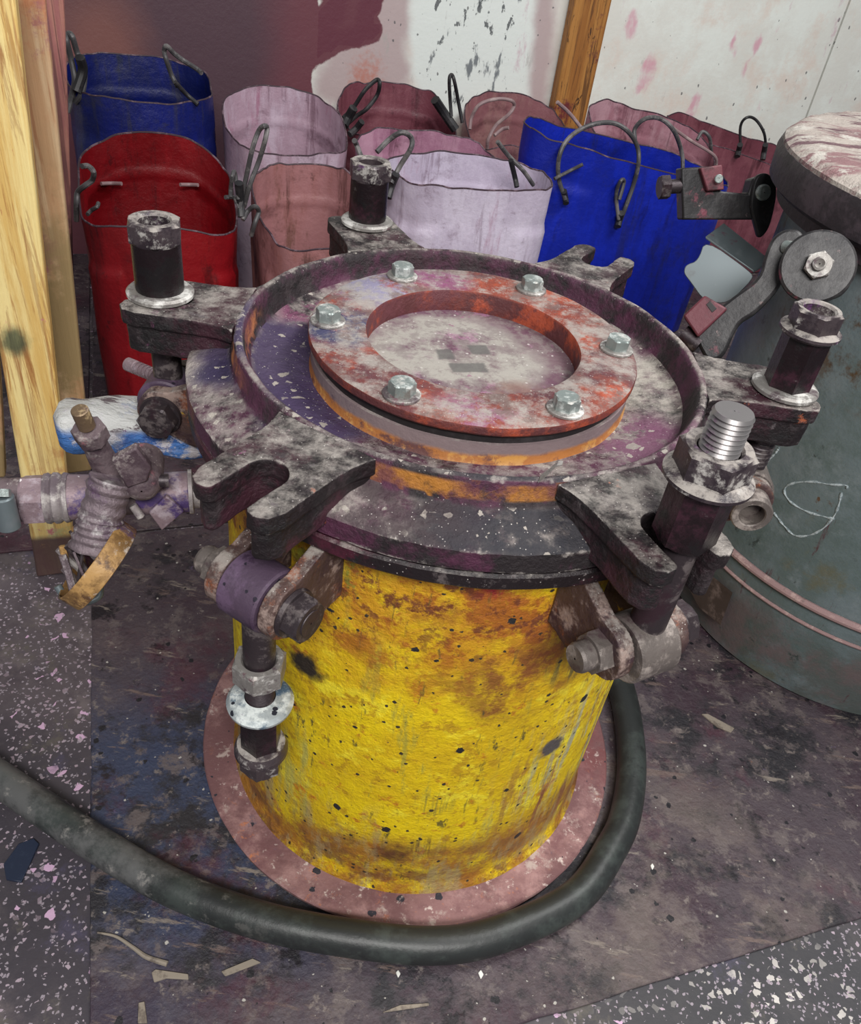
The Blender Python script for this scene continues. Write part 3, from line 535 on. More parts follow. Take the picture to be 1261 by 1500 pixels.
# ------------------------------------------------------------------ posts
def post(name, mat, a, b, depth, top, label, lean=0.0, yaw=None):
    # a, b: floor points of the front face (left, right)
    a = Vector(a); b = Vector(b); d = (b-a); n = Vector((-d.y, d.x, 0)).normalized()*depth
    t = Vector((lean, 0, top))
    m = MB(); m.add([a, b, b+n, a+n, a+t, b+t, b+n+t, a+n+t], [(0, 3, 2, 1), (4, 5, 6, 7), (0, 1, 5, 4), (1, 2, 6, 5), (2, 3, 7, 6), (3, 0, 4, 7)])
    o = m.build(name, mat, bevel=.006, bseg=3, origin=a)
    return tag(o, label, 'wooden post', 'wooden posts')
def board(name, mat, bl, br, depth, tl, tr, v, label, z0=0.0):
    # bl, br, tl, tr: sight lines to the corners of the front face, which stands in the wall-parallel plane v
    P = [pp(x, y, room(0, v), EV) for x, y in (bl, br, tr, tl)]; n = EV*depth
    m = MB(); k = 10
    fr = [P[0]+(P[3]-P[0])*i/k for i in range(k+1)]; fl = [P[1]+(P[2]-P[1])*i/k for i in range(k+1)]
    vs = []; fs = []
    for a, b in zip(fr, fl): vs += [a, b, b+n, a+n]
    for i in range(k): fs += [(i*4+q, i*4+(q+1) % 4, i*4+4+(q+1) % 4, i*4+4+q) for q in range(4)]
    fs += [(3, 2, 1, 0), (k*4, k*4+1, k*4+2, k*4+3)]
    m.add(vs, fs); o = m.build(name, mat, bevel=.004, bseg=3)
    return tag(o, label, 'wooden post', 'wooden posts')
board('wooden_post', 'wood_y', (54, 846), (112, 838), .04, (-95, -60), (16, -60), .456, 'yellow pine post with knots and a dark bottom end, nearest at far left')
board('wooden_post', 'wood_y2', (60, 700), (134, 690), .035, (-30, -60), (60, -60), .58, 'pink and orange stained pine post just behind the yellow pine post')
board('wooden_post', 'wood_p', (60, 560), (112, 550), .03, (40, -60), (92, -60), .95, 'dull pink stained board behind the two pine posts at left')
board('wooden_post', 'wood_y2', (-60, 704), (8, 700), .03, (-90, 300), (-14, 300), .50, 'short piece of tan board at the left edge behind the pipe')

# ------------------------------------------------------------------ yellow vessel
V = empty('pressure_vessel', (0, 0, 0), 'yellow chipped round pressure vessel with dusty black bolted lid in the foreground', 'pressure vessel')
def T(p): return Vector((p[0]*S, p[1]*S, p[2]*S+ZR))
def prof(L): return [(max(r*S, 1e-4), z*S+ZR) for r, z in L]
def rough_lathe(pr, seg, amp, fr, name, mat, parent, **kw):
    m = MB(); m.lathe(pr, seg)
    for v in m.v:
        q = mnoise.noise(Vector(v)*fr)*amp+mnoise.noise(Vector(v)*fr*3.1)*amp*.5
        d = Vector((v.x, v.y, 0)); 
        if d.length > .01: v += d.normalized()*q*.6
        v.z += mnoise.noise(Vector((v.y, v.x, v.z))*fr+Vector((7, 3, 1)))*amp*.6
    return m.build(name, mat, parent, **kw)
def dens(L, st=.03):
    out = []
    for i in range(len(L)-1):
        (r0, z0), (r1, z1) = L[i], L[i+1]; n = max(1, int(math.hypot(r1-r0, z1-z0)/st))
        out += [(r0+(r1-r0)*k/n, z0+(z1-z0)*k/n) for k in range(n)]
    return out+[L[-1]]
bz = SH/S-2.76
rough_lathe(prof(dens([(1.0, -.30), (1.05, -.30), (1.055, -.33), (1.055, -2.6), (1.06, -2.66), (1.085, -2.70), (1.085, -2.72)], .05)), 240, .0009, 40, 'body', 'yellow', V)
rough_lathe(prof([(.9, bz), (1.245, bz), (1.258, bz+.008), (1.262, -2.705), (1.255, -2.698), (1.04, -2.698)]), 240, .0012, 24, 'base_flange', 'base_pink', V)
rough_lathe(prof([(.9, -.252), (1.185, -.252), (1.196, -.262), (1.196, -.312), (1.188, -.322), (1.04, -.325)]), 256, .0008, 30, 'body_flange', 'flange', V)
LID = empty('lid', T((0, 0, -.25)), '', ''); del LID['label']; del LID['category']; LID.parent = V
lp = [(.60, -.165), (.68, -.16), (.70, -.157), (.80, -.145), (.9, -.135), (.932, -.12), (.945, -.09), (.958, -.02), (.968, -.004), (.978, .002), (.99, .001), (1.0, -.008), (1.006, -.05), (1.015, -.09), (1.035, -.106), (1.08, -.115), (1.16, -.142), (1.184, -.150), (1.194, -.158), (1.196, -.235), (1.186, -.246), (1.0, -.248)]
rough_lathe(prof(dens(lp, .018)), 320, .0013, 34, 'lid_plate', 'lid', LID, sharp=40)
rough_lathe(prof(dens([(.66, -.17), (.698, -.165), (.69, -.15), (.688, -.07), (.60, -.07)], .03)), 200, .0008, 34, 'neck', mk('orange_worn_neck', (168, 108, 56), [dict(c=(96, 62, 60), s=22, lo=.5, hi=.6, seed=1), dict(c=(196, 140, 64), s=30, lo=.54, hi=.62, seed=3), dict(c=(128, 112, 114), k='one', z=(.658, .6635), zw=.010, zs=30, seed=5), dict(c=(66, 50, 78), s=12, lo=.56, hi=.64, seed=2), dust(3, .5, .64, (.0, .8), 30, .6)], rough=.6, bump=[(70, .0014)]), LID)
m = MB(); m.lathe(prof([(.5, -.071), (.672, -.071), (.676, -.05), (.672, -.026), (.5, -.026)]), 128); m.build('gasket', 'gasket', LID)
rough_lathe(prof([(.457, -.095), (.457, .004), (.462, .014), (.47, .0175), (.58, .018), (.69, .0165), (.698, .012), (.701, .004), (.701, -.018), (.694, -.027), (.5, -.027)]), 220, .0008, 40, 'sight_ring', 'ring_red', LID)
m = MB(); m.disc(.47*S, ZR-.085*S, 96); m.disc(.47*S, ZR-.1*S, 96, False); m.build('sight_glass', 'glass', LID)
for i in range(6):
    a = rad(128.13-60*i); c = T((.622*math.cos(a), .622*math.sin(a), .0165))
    tilt = Matrix.Translation(c) @ Matrix.Rotation(a+random.uniform(0, 1), 4, 'Z')
    w = MB(); w.lathe([(.024*S, 0), (.070*S, 0), (.073*S, .003*S), (.073*S, .011*S), (.069*S, .014*S), (.03*S, .015*S), (.001, .0155*S)], 40, tilt); w.build('washer', 'washer', LID)
    h = MB(); h.hexnut(.092*S, .014*S, .062*S, 0, tilt, ch=.06); h.build('hex_bolt', 'zinc', LID, sharp=14)
    
def frame(azd, r=0, z=0):
    a = rad(azd); return Matrix.Translation(Vector((r*S*math.cos(a), r*S*math.sin(a), z*S+ZR))) @ Matrix.Rotation(a, 4, 'Z')
def arc(cx, cy, r, a0, a1, n): return [(cx+r*math.cos(rad(a0+(a1-a0)*i/n)), cy+r*math.sin(rad(a0+(a1-a0)*i/n))) for i in range(n+1)]
def lug_out(ins, w=.18, tip=1.475, s0=1.29, sw=.074):
    w -= ins; tip -= ins; sw2 = sw+ins*.3
    top = [(.985, .215-ins), (1.03, .2-ins), (1.08, w+.008), (1.16, w), (1.40, w), (tip-.02, w-.02), (tip, w-.055), (tip-.005, sw2+.012), (tip-.02, sw2)]
    slot = arc(s0, 0, sw2, 90, 270, 14)
    bot = [(x, -y) for x, y in reversed(top)]
    return [(x*S, y*S) for x, y in top+slot+bot]
LUGS = [182.5, 121.0, 63.5, 1.5, -57.0, -117.0]
for az in LUGS:
    m = MB(); m.prism(lug_out(0), -.07*S, -.002*S, frame(az)); m.prism(lug_out(.014), -.195*S, -.062*S, frame(az))
    m.build('fork_lug', 'lug', LID, remesh=.0014, smooth=3, rough=.0035, rs=30)

def bracket(az, z=-.5, hollow=False):
    fr = frame(az)
    out = [(1.045, -.32), (1.15, -.325), (1.30, -.385)] + [(1.34+.105*math.cos(rad(q)), -.50+.115*math.sin(rad(q))) for q in range(75, -120, -13)] + [(1.2, -.66), (1.045, -.64)]
    root = None
    for sgn in (1, -1):
        m = MB(); y0 = .095*sgn; y1 = .155*sgn
        vs = [(x*S, min(y0, y1)*S, zz*S) for x, zz in out]+[(x*S, max(y0, y1)*S, zz*S) for x, zz in out]; n = len(out)
        m.add(vs, [tuple(range(n)), tuple(reversed(range(n, 2*n)))]+[(i, n+i, n+(i+1) % n, (i+1) % n) for i in range(n)], fr)
        m.build('hinge_plate', 'bracket', V, remesh=.0013, smooth=4, rough=.002, rs=40)
    # hinge bolt: head on +tangent side, nut and stud end on the other
    c = fr @ Vector((1.335*S, 0, -.5*S)); t = (fr.to_3x3() @ Vector((0, 1, 0)))
    mt = Matrix.Translation(c+t*.155*S) @ t.to_track_quat('Z', 'X').to_matrix().to_4x4()
    h = MB(); h.hexnut(.15*S, .022*S, .085*S, 0, mt); h.lathe([(.001, 0), (.092*S, 0), (.095*S, .006*S), (.092*S, .022*S), (.001, .024*S)], 32, mt)
    h.lathe([(.052*S, .084*S), (.05*S, .088*S), (.001, .088*S)], 24, mt)
    h.build('hinge_bolt', 'rod', V, sharp=16)
    mt = Matrix.Translation(c-t*.155*S) @ (-t).to_track_quat('Z', 'X').to_matrix().to_4x4()
    h = MB()
    if hollow: h.lathe([(.09*S, 0), (.09*S, .085*S), (.084*S, .092*S), (.06*S, .092*S), (.055*S, .086*S), (.055*S, .02*S), (.001, .02*S)], 32, mt)
    else: h.hexnut(.14*S, .0*S, .055*S, 0, mt); h.lathe([(.056*S, .05*S), (.056*S, .1*S), (.05*S, .112*S), (.001, .112*S)], 24, mt)
    h.build('hinge_nut', 'eye_grey', V, sharp=16)
    return c, t
def thread_prof(r, z0, z1, p=.022):
    L = []; z = z0
    while z < z1-p: L += [(r*S, z*S), (r*.87*S, (z+p*.5)*S)]; z += p
    return L+[(r*S, z*S), (r*.9*S, z1*S), (.0005, z1*S)]
def swing(az, r, kind, eyemat='eye_grey', pin=-.5):
    fr = frame(az, r); c, t = bracket(az, hollow=(kind == 'flange'))
    B = empty('swing_bolt', fr @ Vector((0, 0, pin*S)), '', ''); del B['label']; del B['category']; B.parent = V
    e = MB(); off = fr @ Vector((0, 0, pin*S)); e.cyl(off-t*.088*S, off+t*.088*S, .125*S, 40, ch=.008*S)
    if kind == 'hang':
        e2 = MB(); e2.lathe([(.0005, pin*S), (.062*S, pin*S), (.062*S, -.93*S), (.0005, -.93*S)], 32, fr); e2.lathe(thread_prof(.06, -1.34, -.9), 32, fr)
        e.build('eye', eyemat, B); e2.build('rod', 'rod', B, sharp=50)
        w = MB(); w.hexnut(.185*S, -.97*S, -.86*S, .062*S, fr, both=True); w.build('lock_nut', 'washer', B, sharp=16)
        w = MB(); w.lathe([(.062*S, -1.085*S), (.12*S, -1.095*S), (.134*S, -1.115*S), (.131*S, -1.13*S), (.06*S, -1.13*S)], 56, fr); w.build('washer', 'washer_speck', B)
        w = MB(); w.hexnut(.148*S, -1.42*S, -1.13*S, 0, fr); w.build('sleeve', 'sleeve', B, sharp=16)
        w = MB(); w.lathe([(.05*S, -1.385*S), (.1*S, -1.395*S), (.112*S, -1.425*S), (.113*S, -1.445*S), (.095*S, -1.46*S), (.02, -1.46*S)], 48, fr); w.hexnut(.165*S, -1.56*S, -1.45*S, 0, fr, both=True); w.build('flange_nut', 'nut', B, sharp=18)
        return
    e2 = MB(); e2.lathe([(.0005, pin*S), (.064*S, pin*S), (.064*S, .02*S), (.0005, .02*S)], 32, fr)
    if kind == 'flange': e2.lathe(thread_prof(.068, -.36, -.1), 32, fr)
    e.build('eye', eyemat, B); e2.build('rod', 'rod', B, sharp=50)
    if kind != 'stud':
        w = MB(); w.lathe([(.05*S, .0), (.128*S, 0), (.138*S, .006*S), (.139*S, .02*S), (.128*S, .03*S), (.05*S, .032*S)], 56, fr); w.build('washer', 'washer', B)
    if kind == 'round':
        w = MB(); w.lathe([(.03*S, .03*S), (.098*S, .03*S), (.1*S, .04*S), (.099*S, .235*S), (.03*S, .24*S)], 48, fr); w.build('sleeve', 'sleeve', B)
        w = MB(); w.hexnut(.2*S, .235*S, .325*S, .062*S, fr @ Matrix.Rotation(.3, 4, 'Z'), both=True, depth=.08*S); w.build('hex_cap', 'nut', B, sharp=16)
    elif kind == 'flange':
        w = MB(); w.hexnut(.17*S, .03*S, .275*S, 0, fr); w.build('sleeve', 'sleeve', B, sharp=16)
        w = MB(); w.lathe([(.03*S, .268*S), (.11*S, .262*S), (.123*S, .274*S), (.122*S, .286*S), (.095*S, .298*S), (.03*S, .302*S)], 48, fr); w.hexnut(.175*S, .29*S, .375*S, .062*S, fr, depth=.06*S); w.build('flange_nut', 'nut', B, sharp=18)
    elif kind == 'stud':
        w = MB(); w.hexnut(.178*S, .0*S, .245*S, 0, fr @ Matrix.Rotation(.25, 4, 'Z'), both=True); w.build('sleeve', 'sleeve', B, sharp=16)
        w = MB(); w.lathe([(.03*S, .232*S), (.12*S, .228*S), (.138*S, .24*S), (.139*S, .252*S), (.112*S, .268*S), (.03*S, .275*S)], 56, fr); w.hexnut(.205*S, .26*S, .355*S, .066*S, fr @ Matrix.Rotation(.1, 4, 'Z'), depth=.05*S); w.build('flange_nut', 'nut', B, sharp=18)
        w = MB(); w.lathe(thread_prof(.062, .2, .475, .0165), 40, fr); w.build('threaded_end', 'thread', B, sharp=50)
swing(182.5, 1.345, 'round', 'eye')
swing(120.3, 1.33, 'round')
swing(0.2, 1.335, 'flange')
swing(-56.0, 1.36, 'stud')
swing(-117.0, 1.335, 'hang', 'eye')

# side branch wrapped in dried paint, left of the vessel
e = MB()
def oval_loft(P, rx, rz, ax):
    pass
a0 = pd(300, 628, .985); a1 = pd(80, 622, .935)
axd = (a1-a0).normalized(); sd = Vector((0, 0, 1)).cross(axd).normalized()
m = MB(); vs = []; fs = []; N = 40; K = 26
for i in range(K+1):
    t = i/K; c = a0+(a1-a0)*t; en = (1-max(0, (t-.86)/.14)**2.5)**.5 if t > .86 else 1
    en = max(en, .02)
    for j in range(N):
        q = 2*PI*j/N; cx = math.copysign(abs(math.cos(q))**.7, math.cos(q)); cz = math.copysign(abs(math.sin(q))**.55, math.sin(q))
        w = 1+.22*mnoise.noise(c*30+Vector((cx, cz, 0)))
        vs.append(c+sd*cx*.034*en*w+Vector((0, 0, 1))*cz*.027*(.45+.55*en)*w)
    if i: fs += [((i-1)*N+j, (i-1)*N+(j+1) % N, i*N+(j+1) % N, i*N+j) for j in range(N)]
fs += [tuple(range(K*N, (K+1)*N)), tuple(reversed(range(N)))]
m.add(vs, fs); m.build('side_branch', 'bluewhite', V, sharp=60)
m = MB(); m.tube([T((-1.0, .04, -.70)), a0+(a1-a0)*.08], .030, 32, smooth=False); m.build('branch_root', 'yellow', V)
# small bleed valve behind the left hinge
bv0 = pd(186, 533, 1.0); bv1 = pd(232, 552, .985)
m = MB(); m.cyl(bv0, bv0+(bv1-bv0)*.3, .0085, 20, ch=.001); m.tube([bv0+(bv1-bv0)*.3, bv1], .0068, 12, smooth=False)
for k in range(6): m.tube([bv0+(bv1-bv0)*(.32+.11*k), bv0+(bv1-bv0)*(.37+.11*k)], .0085, 14, smooth=False)
m.tube([bv1, T((-1.05, .1, -.45))], .006, 12, smooth=False)
m.build('bleed_valve', 'pipe_purple', V)

# outlet pipe with valve on the left
A = rad(-160); O0 = T((1.05*math.cos(A), 1.05*math.sin(A), -.75)); OD = Vector((math.cos(A), math.sin(A), 0))
PN = Vector((OD.y, -OD.x, 0)); 
if PN.dot(FW) > 0: PN = -PN                      # faces the camera
def pl(x, y, off=0.0): return pp(x, y, O0+PN*off, PN)
def along(x0, x1, y0=None):                       # points on the pipe axis under pixel columns
    def ax(x):
        lo, hi = 0.0, .5
        for _ in range(40):
            mid = (lo+hi)/2; w = O0+OD*mid-CAM; px = 630.5+F*w.dot(RT)/w.dot(FW)
            if px > x: lo = mid
            else: hi = mid
        return O0+OD*lo
    return ax(x0), ax(x1)
PIPE = empty('outlet_valve', O0, '', ''); del PIPE['label']; del PIPE['category']; PIPE.parent = V
def seg(name, mat, x0, x1, L, sg=36, **kw):
    a, b = along(x0, x1); n = (b-a).length; m = MB(); m.lathe_axis(a, b, [(r, t*n) for r, t in L], sg); return m.build(name, mat, PIPE, **kw)
a, b = along(330, 275); m = MB(); m.cyl(O0-OD*.02, b, .019, 32); m.build('pipe_stub', 'pipe_grey', PIPE)
seg('pipe_sleeve', 'pipe_purple', 282, 196, [(.001, 0), (.0225, 0), (.0242, .02), (.0242, .06), (.0232, .08), (.0232, .92), (.02, 1), (.001, 1)])
seg('pipe_ring', 'pipe_grey', 283, 276, [(.02, 0), (.0252, .1), (.0252, .9), (.02, 1)])
seg('coupling', 'pipe_purple', 170, 98, [(.001, 0), (.021, 0), (.0225, .1), (.024, .5), (.025, .95), (.001, 1)])
seg('clamp_collar', 'pipe_grey', 104, 66, [(.02, 0), (.0265, .04), (.0275, .2), (.025, .32), (.0275, .44), (.028, .6), (.0255, .7), (.0278, .82), (.027, .96), (.02, 1)])
a, b = along(70, 33); n = (b-a).length; mt = Matrix.Translation(a) @ (b-a).to_track_quat('Z', 'Y').to_matrix().to_4x4()
m = MB(); m.hexnut(.048, 0, n, 0, mt, both=True); m.build('union_nut', 'pipe_purple', PIPE, sharp=16)
a, b = along(36, -60); m = MB(); m.cyl(a, b, .0195, 32); m.build('feed_pipe', 'pipe_grey', PIPE)
# cross body
a, b = along(212, 150); m = MB(); m.lathe_axis(a, b, [(.001, 0), (.022, 0), (.026, .3), (.027, .6), (.023, 1), (.001, 1)], 32)
cc = (a+b)/2
m.tube([cc, pl(150, 672, .01), pl(132, 634, .02)], lambda t: .017-.006*t, 20); m.build('cross_fitting', 'valve', PIPE, subd=0)
q0 = pl(134, 638, .021); q1 = pl(125, 620, .026); q2 = pl(116, 600, .03)
mt = Matrix.Translation(q0) @ (q1-q0).to_track_quat('Z', 'Y').to_matrix().to_4x4()
m = MB(); m.hexnut(.030, -.006, .012, 0, mt, both=True); m.build('plug_nut', 'valve', PIPE, sharp=16)
m = MB(); m.cyl(q1-(q1-q0)*.3, q2, .0085, 20, ch=.001); m.build('brass_plug', 'brass_dull', PIPE)
# valve boss with two square wings
bc = pl(208, 706, .035)
m = MB(); mt = Matrix.Translation(bc) @ PN.to_track_quat('Z', 'Y').to_matrix().to_4x4()
m.lathe([(.001, .016), (.009, .0155), (.016, .011), (.021, 0), (.022, -.04), (.001, -.04)], 32, mt); m.build('valve_boss', 'valve', PIPE)
def quad(pts, off, th): 
    m = MB(); m.slab([pl(x, y, off) for x, y in pts], -PN, th); return m
quad([(163, 676), (199, 656), (222, 686), (216, 706), (186, 716)], .052, .012).build('valve_lever', 'valve', PIPE, bevel=.002)
quad([(218, 752), (244, 727), (270, 750), (237, 778)], .03, .006).build('valve_lever', 'pipe_purple', PIPE, bevel=.0015)
m = MB(); m.cyl(pl(228, 704, .036), pl(247, 704, .036), .007, 16); m.build('stop_screw', 'rod', PIPE)
m = MB(); m.cyl(pl(194, 740, .03), pl(207, 758, .034), .0045, 14, ch=.0008); m.build('drain_pin', 'pipe_grey', PIPE)
# hose stub going down-left with braid and wide brass clamp
h0 = pl(165, 700, .03); h1 = pl(148, 758, .045); h2 = pl(138, 805, .06)
m = MB(); N = 48
pts = [h0+(h1-h0)*t/6 for t in range(7)]+[h1+(h2-h1)*t/5 for t in range(1, 6)]
m.tube(pts, lambda t: .0195+(.003 if t < .18 else 0)+.0055*t+.0009*math.sin(t*52+2*math.sin(t*9)), 28, sub=6); m.build('hose_braid', 'foil', PIPE, rough=.003, rs=70)
def ring_band(c, n, r, w, th, mat, name, tiltx=None, seg=48, a0=0, a1=360):
    n = n.normalized(); u = n.orthogonal().normalized(); v = n.cross(u); m = MB(); vs = []; fs = []
    K = int(seg*(a1-a0)/360)
    for i in range(K+1):
        a = rad(a0+(a1-a0)*i/K); d = u*math.cos(a)+v*math.sin(a)
        for rr, zz in ((r, -w), (r+th, -w), (r+th, w), (r, w)): vs.append(c+d*rr+n*zz)
    for i in range(K):
        for q in range(4): fs.append((i*4+q, i*4+(q+1) % 4, (i+1)*4+(q+1) % 4, (i+1)*4+q))
    fs += [(0, 1, 2, 3), tuple(K*4+q for q in (3, 2, 1, 0))]
    m.add(vs, fs); return m.build(name, mat, PIPE, bevel=.0006, bseg=1)
e0 = pl(106, 866, .06); e1 = pl(182, 782, .06); ec = (e0+e1)/2; el = (e1-e0)
bn = (UP*.70-RT*.62+PN*.42).normalized(); bn = (bn-el.normalized()*bn.dot(el.normalized())).normalized()
ring_band(ec, bn, el.length*.5, .0115, .002, 'brass', 'hose_clamp')
for k in range(30):
    s_ = random.uniform(.05, .95); p = e0+el*s_+PN*random.uniform(-.03, .025)+bn*random.uniform(-.006, .006)
    q = p+bn*random.uniform(.008, .036)+(h1-p)*random.uniform(.1, .5)+RT*random.uniform(-.006, .006)
    m = MB(); m.tube([p, (p+q)/2+PN*random.uniform(-.004, .004), q], random.uniform(.0014, .0042), 7, sub=3); m.build('frayed_strip', random.choice(['foil', 'brass', 'sleeve', 'pipe_grey', 'rod']), PIPE)
m = MB(); m.tube([pl(84, 858, .06), pl(96, 874, .066), pl(122, 882, .068), pl(144, 874, .062), pl(146, 858, .052)], .0042, 12); m.build('clamp_tongue', 'galv', PIPE)
# worm screw of another hose clip at the frame edge
m = MB(); m.cyl(pl(2, 726, .035), pl(14, 774, .04), .0115, 24, ch=.002); m.build('clip_screw', 'galv', PIPE)
m = MB(); m.hexnut(.016, 0, .008, 0, Matrix.Translation(pl(2, 728, .04)) @ UP.to_track_quat('Z', 'Y').to_matrix().to_4x4()); m.build('clip_screw_head', 'zinc', PIPE, sharp=16)

# ------------------------------------------------------------------ peeling curl on the lid
m = MB(); cp = [pz(790, 702, ZR+.001), pz(803, 692, ZR+.008), pz(816, 680, ZR+.014), pz(824, 679, ZR+.012)]
vs = []; fs = []
for i, p in enumerate(cp):
    d = Vector((.2, 1, .2)).normalized()*.004*(1.2-.2*i); vs += [p-d, p+d, p+d+Vector((0, 0, .0008)), p-d+Vector((0, 0, .0008))]
    if i: fs += [((i-1)*4+q, (i-1)*4+(q+1) % 4, i*4+(q+1) % 4, i*4+q) for q in range(4)]
fs += [(3, 2, 1, 0), tuple((len(cp)-1)*4+q for q in range(4))]
m.add(vs, fs); tag(m.build('paint_curl', 'washer', subd=0), 'curled grey peel of dry paint standing on the near rim of the lid', 'paint flake')

# ------------------------------------------------------------------ hose on the floor
HR = .0225
hp = [(-120, 1060), (0, 1141), (60, 1182), (135, 1232), (250, 1299), (375, 1346), (500, 1372), (630, 1385), (730, 1369), (842, 1315), (895, 1243), (917, 1190), (925, 1113), (914, 1024)]
P_ = [pz(x, y, HR+SH) for x, y in hp]
P_ += [Vector((.325, .20, HR+SH)), Vector((.26, .29, HR+SH)), Vector((.15, .36, HR+SH)), Vector((.0, .40, HR+SH))]
m = MB(); m.tube(P_, HR, 28, sub=10); tag(m.build('rubber_hose', 'rubber'), 'thick scuffed black rubber hose curving round the foot of the yellow vessel', 'hose')

# ------------------------------------------------------------------ grey tank at right
GX, GY = .79, .50
G = empty('grey_tank', (GX, GY, 0), 'grey-blue rusty round tank with a spattered lid at the right', 'tank')
MG = Matrix.Translation((GX, GY, 0))
m = MB(); m.lathe([(.001, SH), (.308, SH), (.318, .012), (.334, .1), (.343, .17), (.345, .2), (.345, .74), (.001, .74)], 128, MG); m.build('tank_body', 'grey_tank', G, origin=(GX, GY, 0))
m = MB(); m.tube([(GX+.3495*math.cos(2*PI*i/96), GY+.3495*math.sin(2*PI*i/96), .222) for i in range(96)], .0065, 10, closed=True, smooth=False); m.build('upper_bead', 'rope', G)
m = MB(); m.tube([(GX+.346*math.cos(2*PI*i/96), GY+.346*math.sin(2*PI*i/96), .182) for i in range(96)], .0032, 8, closed=True, smooth=False); m.build('lower_bead', 'rope', G)
rl = MB(); rl.lathe([(.001, .83), (.34, .83), (.372, .826), (.384, .817), (.386, .806), (.3, .806)], 128, MG)
rl.build('lid_top', 'grey_lid', G, origin=(GX, GY, .8), subd=1, rough=.006, rs=30)
m = MB(); m.lathe([(.001, .812), (.386, .812), (.390, .80), (.388, .765), (.378, .757), (.366, .752), (.366, .735), (.35, .728), (.2, .728)], 128, MG); m.build('lid_rim', 'dark_band', G)
def gpt(x, y, off=.0012, zr=None):               # on the tank wall seen through a pixel
    v = ray(x, y); o = CAM-Vector((GX, GY, 0)); r = .345+off
    a = v.x**2+v.y**2; b = 2*(o.x*v.x+o.y*v.y); c = o.x**2+o.y**2-r*r; D = max(b*b-4*a*c, 0)
    return CAM+v*((-b-D**.5)/2/a)
ch = [[(1241, 716), (1238, 711), (1215, 709), (1190, 706), (1165, 707), (1151, 713), (1150, 724), (1160, 736), (1180, 748), (1205, 757), (1222, 759)], [(1232, 722), (1229, 740), (1222, 757), (1206, 774), (1185, 783), (1165, 784), (1150, 773), (1140, 760), (1134, 750)], [(1120, 680), (1134, 664), (1142, 656)]]
m = MB()
for L in ch: m.tube([gpt(x+random.uniform(-1, 1), y+random.uniform(-1, 1), .0004) for x, y in L], lambda t: .0016+.0007*math.sin(t*47), 6, sub=6)
m.build('chalk_scribble', 'chalk', G)
lb = [(1000, 846), (1046, 846), (1073, 868), (1055, 916), (1024, 890)]
m = MB(); 
L0 = [gpt(x, y, .0006) for x, y in lb]; L1 = [gpt(x, y, .002) for x, y in lb]; n = len(lb)
m.add(L0+L1, [tuple(range(n)), tuple(reversed(range(n, 2*n)))]+[(i, n+i, n+(i+1) % n, (i+1) % n) for i in range(n)]); m.build('worn_label', 'label', G)
# clamps: plates in vertical planes
def plane(o, n):
    o = Vector(o); n = Vector(n).normalized()
    if n.dot(FW) > 0: n = -n
    return (lambda x, y, off=0.: pp(x, y, o+n*off, n)), n
K1, n1 = plane((.385, .64, .70), (.15, -1, .35))
def chaikin(L, k=2, c=.22):
    for _ in range(k):
        Q = []
        for i in range(len(L)):
            a, b = L[i], L[(i+1) % len(L)]; Q += [(a[0]+(b[0]-a[0])*c, a[1]+(b[1]-a[1])*c), (b[0]+(a[0]-b[0])*c, b[1]+(a[1]-b[1])*c)]
        L = Q
    return L
def slab(P, n, pts, off, th, name, mat, bevel=.003, parent=G, rnd=0):
    if rnd: pts = chaikin(pts, rnd)
    m = MB(); m.slab([P(x, y, off) for x, y in pts], -n, th); return m.build(name, mat, parent, bevel=bevel)
C1 = empty('upper_clamp', K1(1117, 280), '', ''); del C1['label']; del C1['category']; C1.parent = G
slab(K1, n1, [(998, 246), (1052, 243), (1056, 280), (1096, 284), (1102, 262), (1122, 256), (1136, 268), (1137, 285), (1128, 322), (1104, 322), (1000, 322)], 0, .03, 'clamp_arm', 'clamp', .003, C1)
slab(K1, n1, [(1026, 246), (1058, 241), (1061, 278), (1036, 280)], .012, .014, 'clamp_block', 'clamp_red', .002, C1)
m = MB(); m.cyl(K1(1000, 272, -.012), K1(976, 274, -.012), .0115, 24); 
aa = K1(979, 274, -.012); bb = K1(962, 275, -.012); m.hexnut(.034, 0, .016, 0, Matrix.Translation(aa) @ (bb-aa).to_track_quat('Z', 'Y').to_matrix().to_4x4()); m.build('clamp_bolt', 'rod', C1, sharp=18)
m = MB(); c_ = K1(1117, 282, .006); m.lathe([(.001, .007), (.0105, .006), (.013, .003), (.013, -.01), (.001, -.01)], 28, Matrix.Translation(c_) @ n1.to_track_quat('Z', 'Y').to_matrix().to_4x4()); m.build('pivot_pin', 'zinc', C1)
m = MB(); c_ = K1(1052, 262, .02); m.cyl(c_, c_+n1*.004, .007, 20, ch=.001); m.build('block_screw', 'zinc', C1)
slab(K1, n1, [(1098, 300), (1106, 258), (1122, 252), (1136, 262), (1139, 285), (1128, 335), (1112, 352), (1106, 330)], .006, .012, 'pivot_link', 'clamp', .003, C1, 3)
D2 = 1.3
while math.hypot(pd(1198, 390, D2).x-GX, pd(1198, 390, D2).y-GY) < .425 and D2 > .8: D2 -= .005
K2, n2 = plane(pd(1198, 390, D2), (-.35, -1, .55))
C2 = empty('lower_clamp', K2(1196, 390), '', ''); del C2['label']; del C2['category']; C2.parent = G
slab(K2, n2, [(1018, 482), (1068, 438), (1112, 408), (1120, 372), (1132, 346), (1152, 334), (1172, 336), (1182, 352), (1168, 372), (1158, 380), (1152, 400), (1140, 424), (1108, 458), (1080, 474), (1060, 524), (1036, 530), (1022, 505)], -.02, .032, 'clamp_arm', 'clamp', .004, C2, 2)
slab(K2, n2, [(1000, 462), (1032, 432), (1066, 452), (1022, 494)], -.008, .03, 'clamp_block', 'clamp_red', .003, C2)
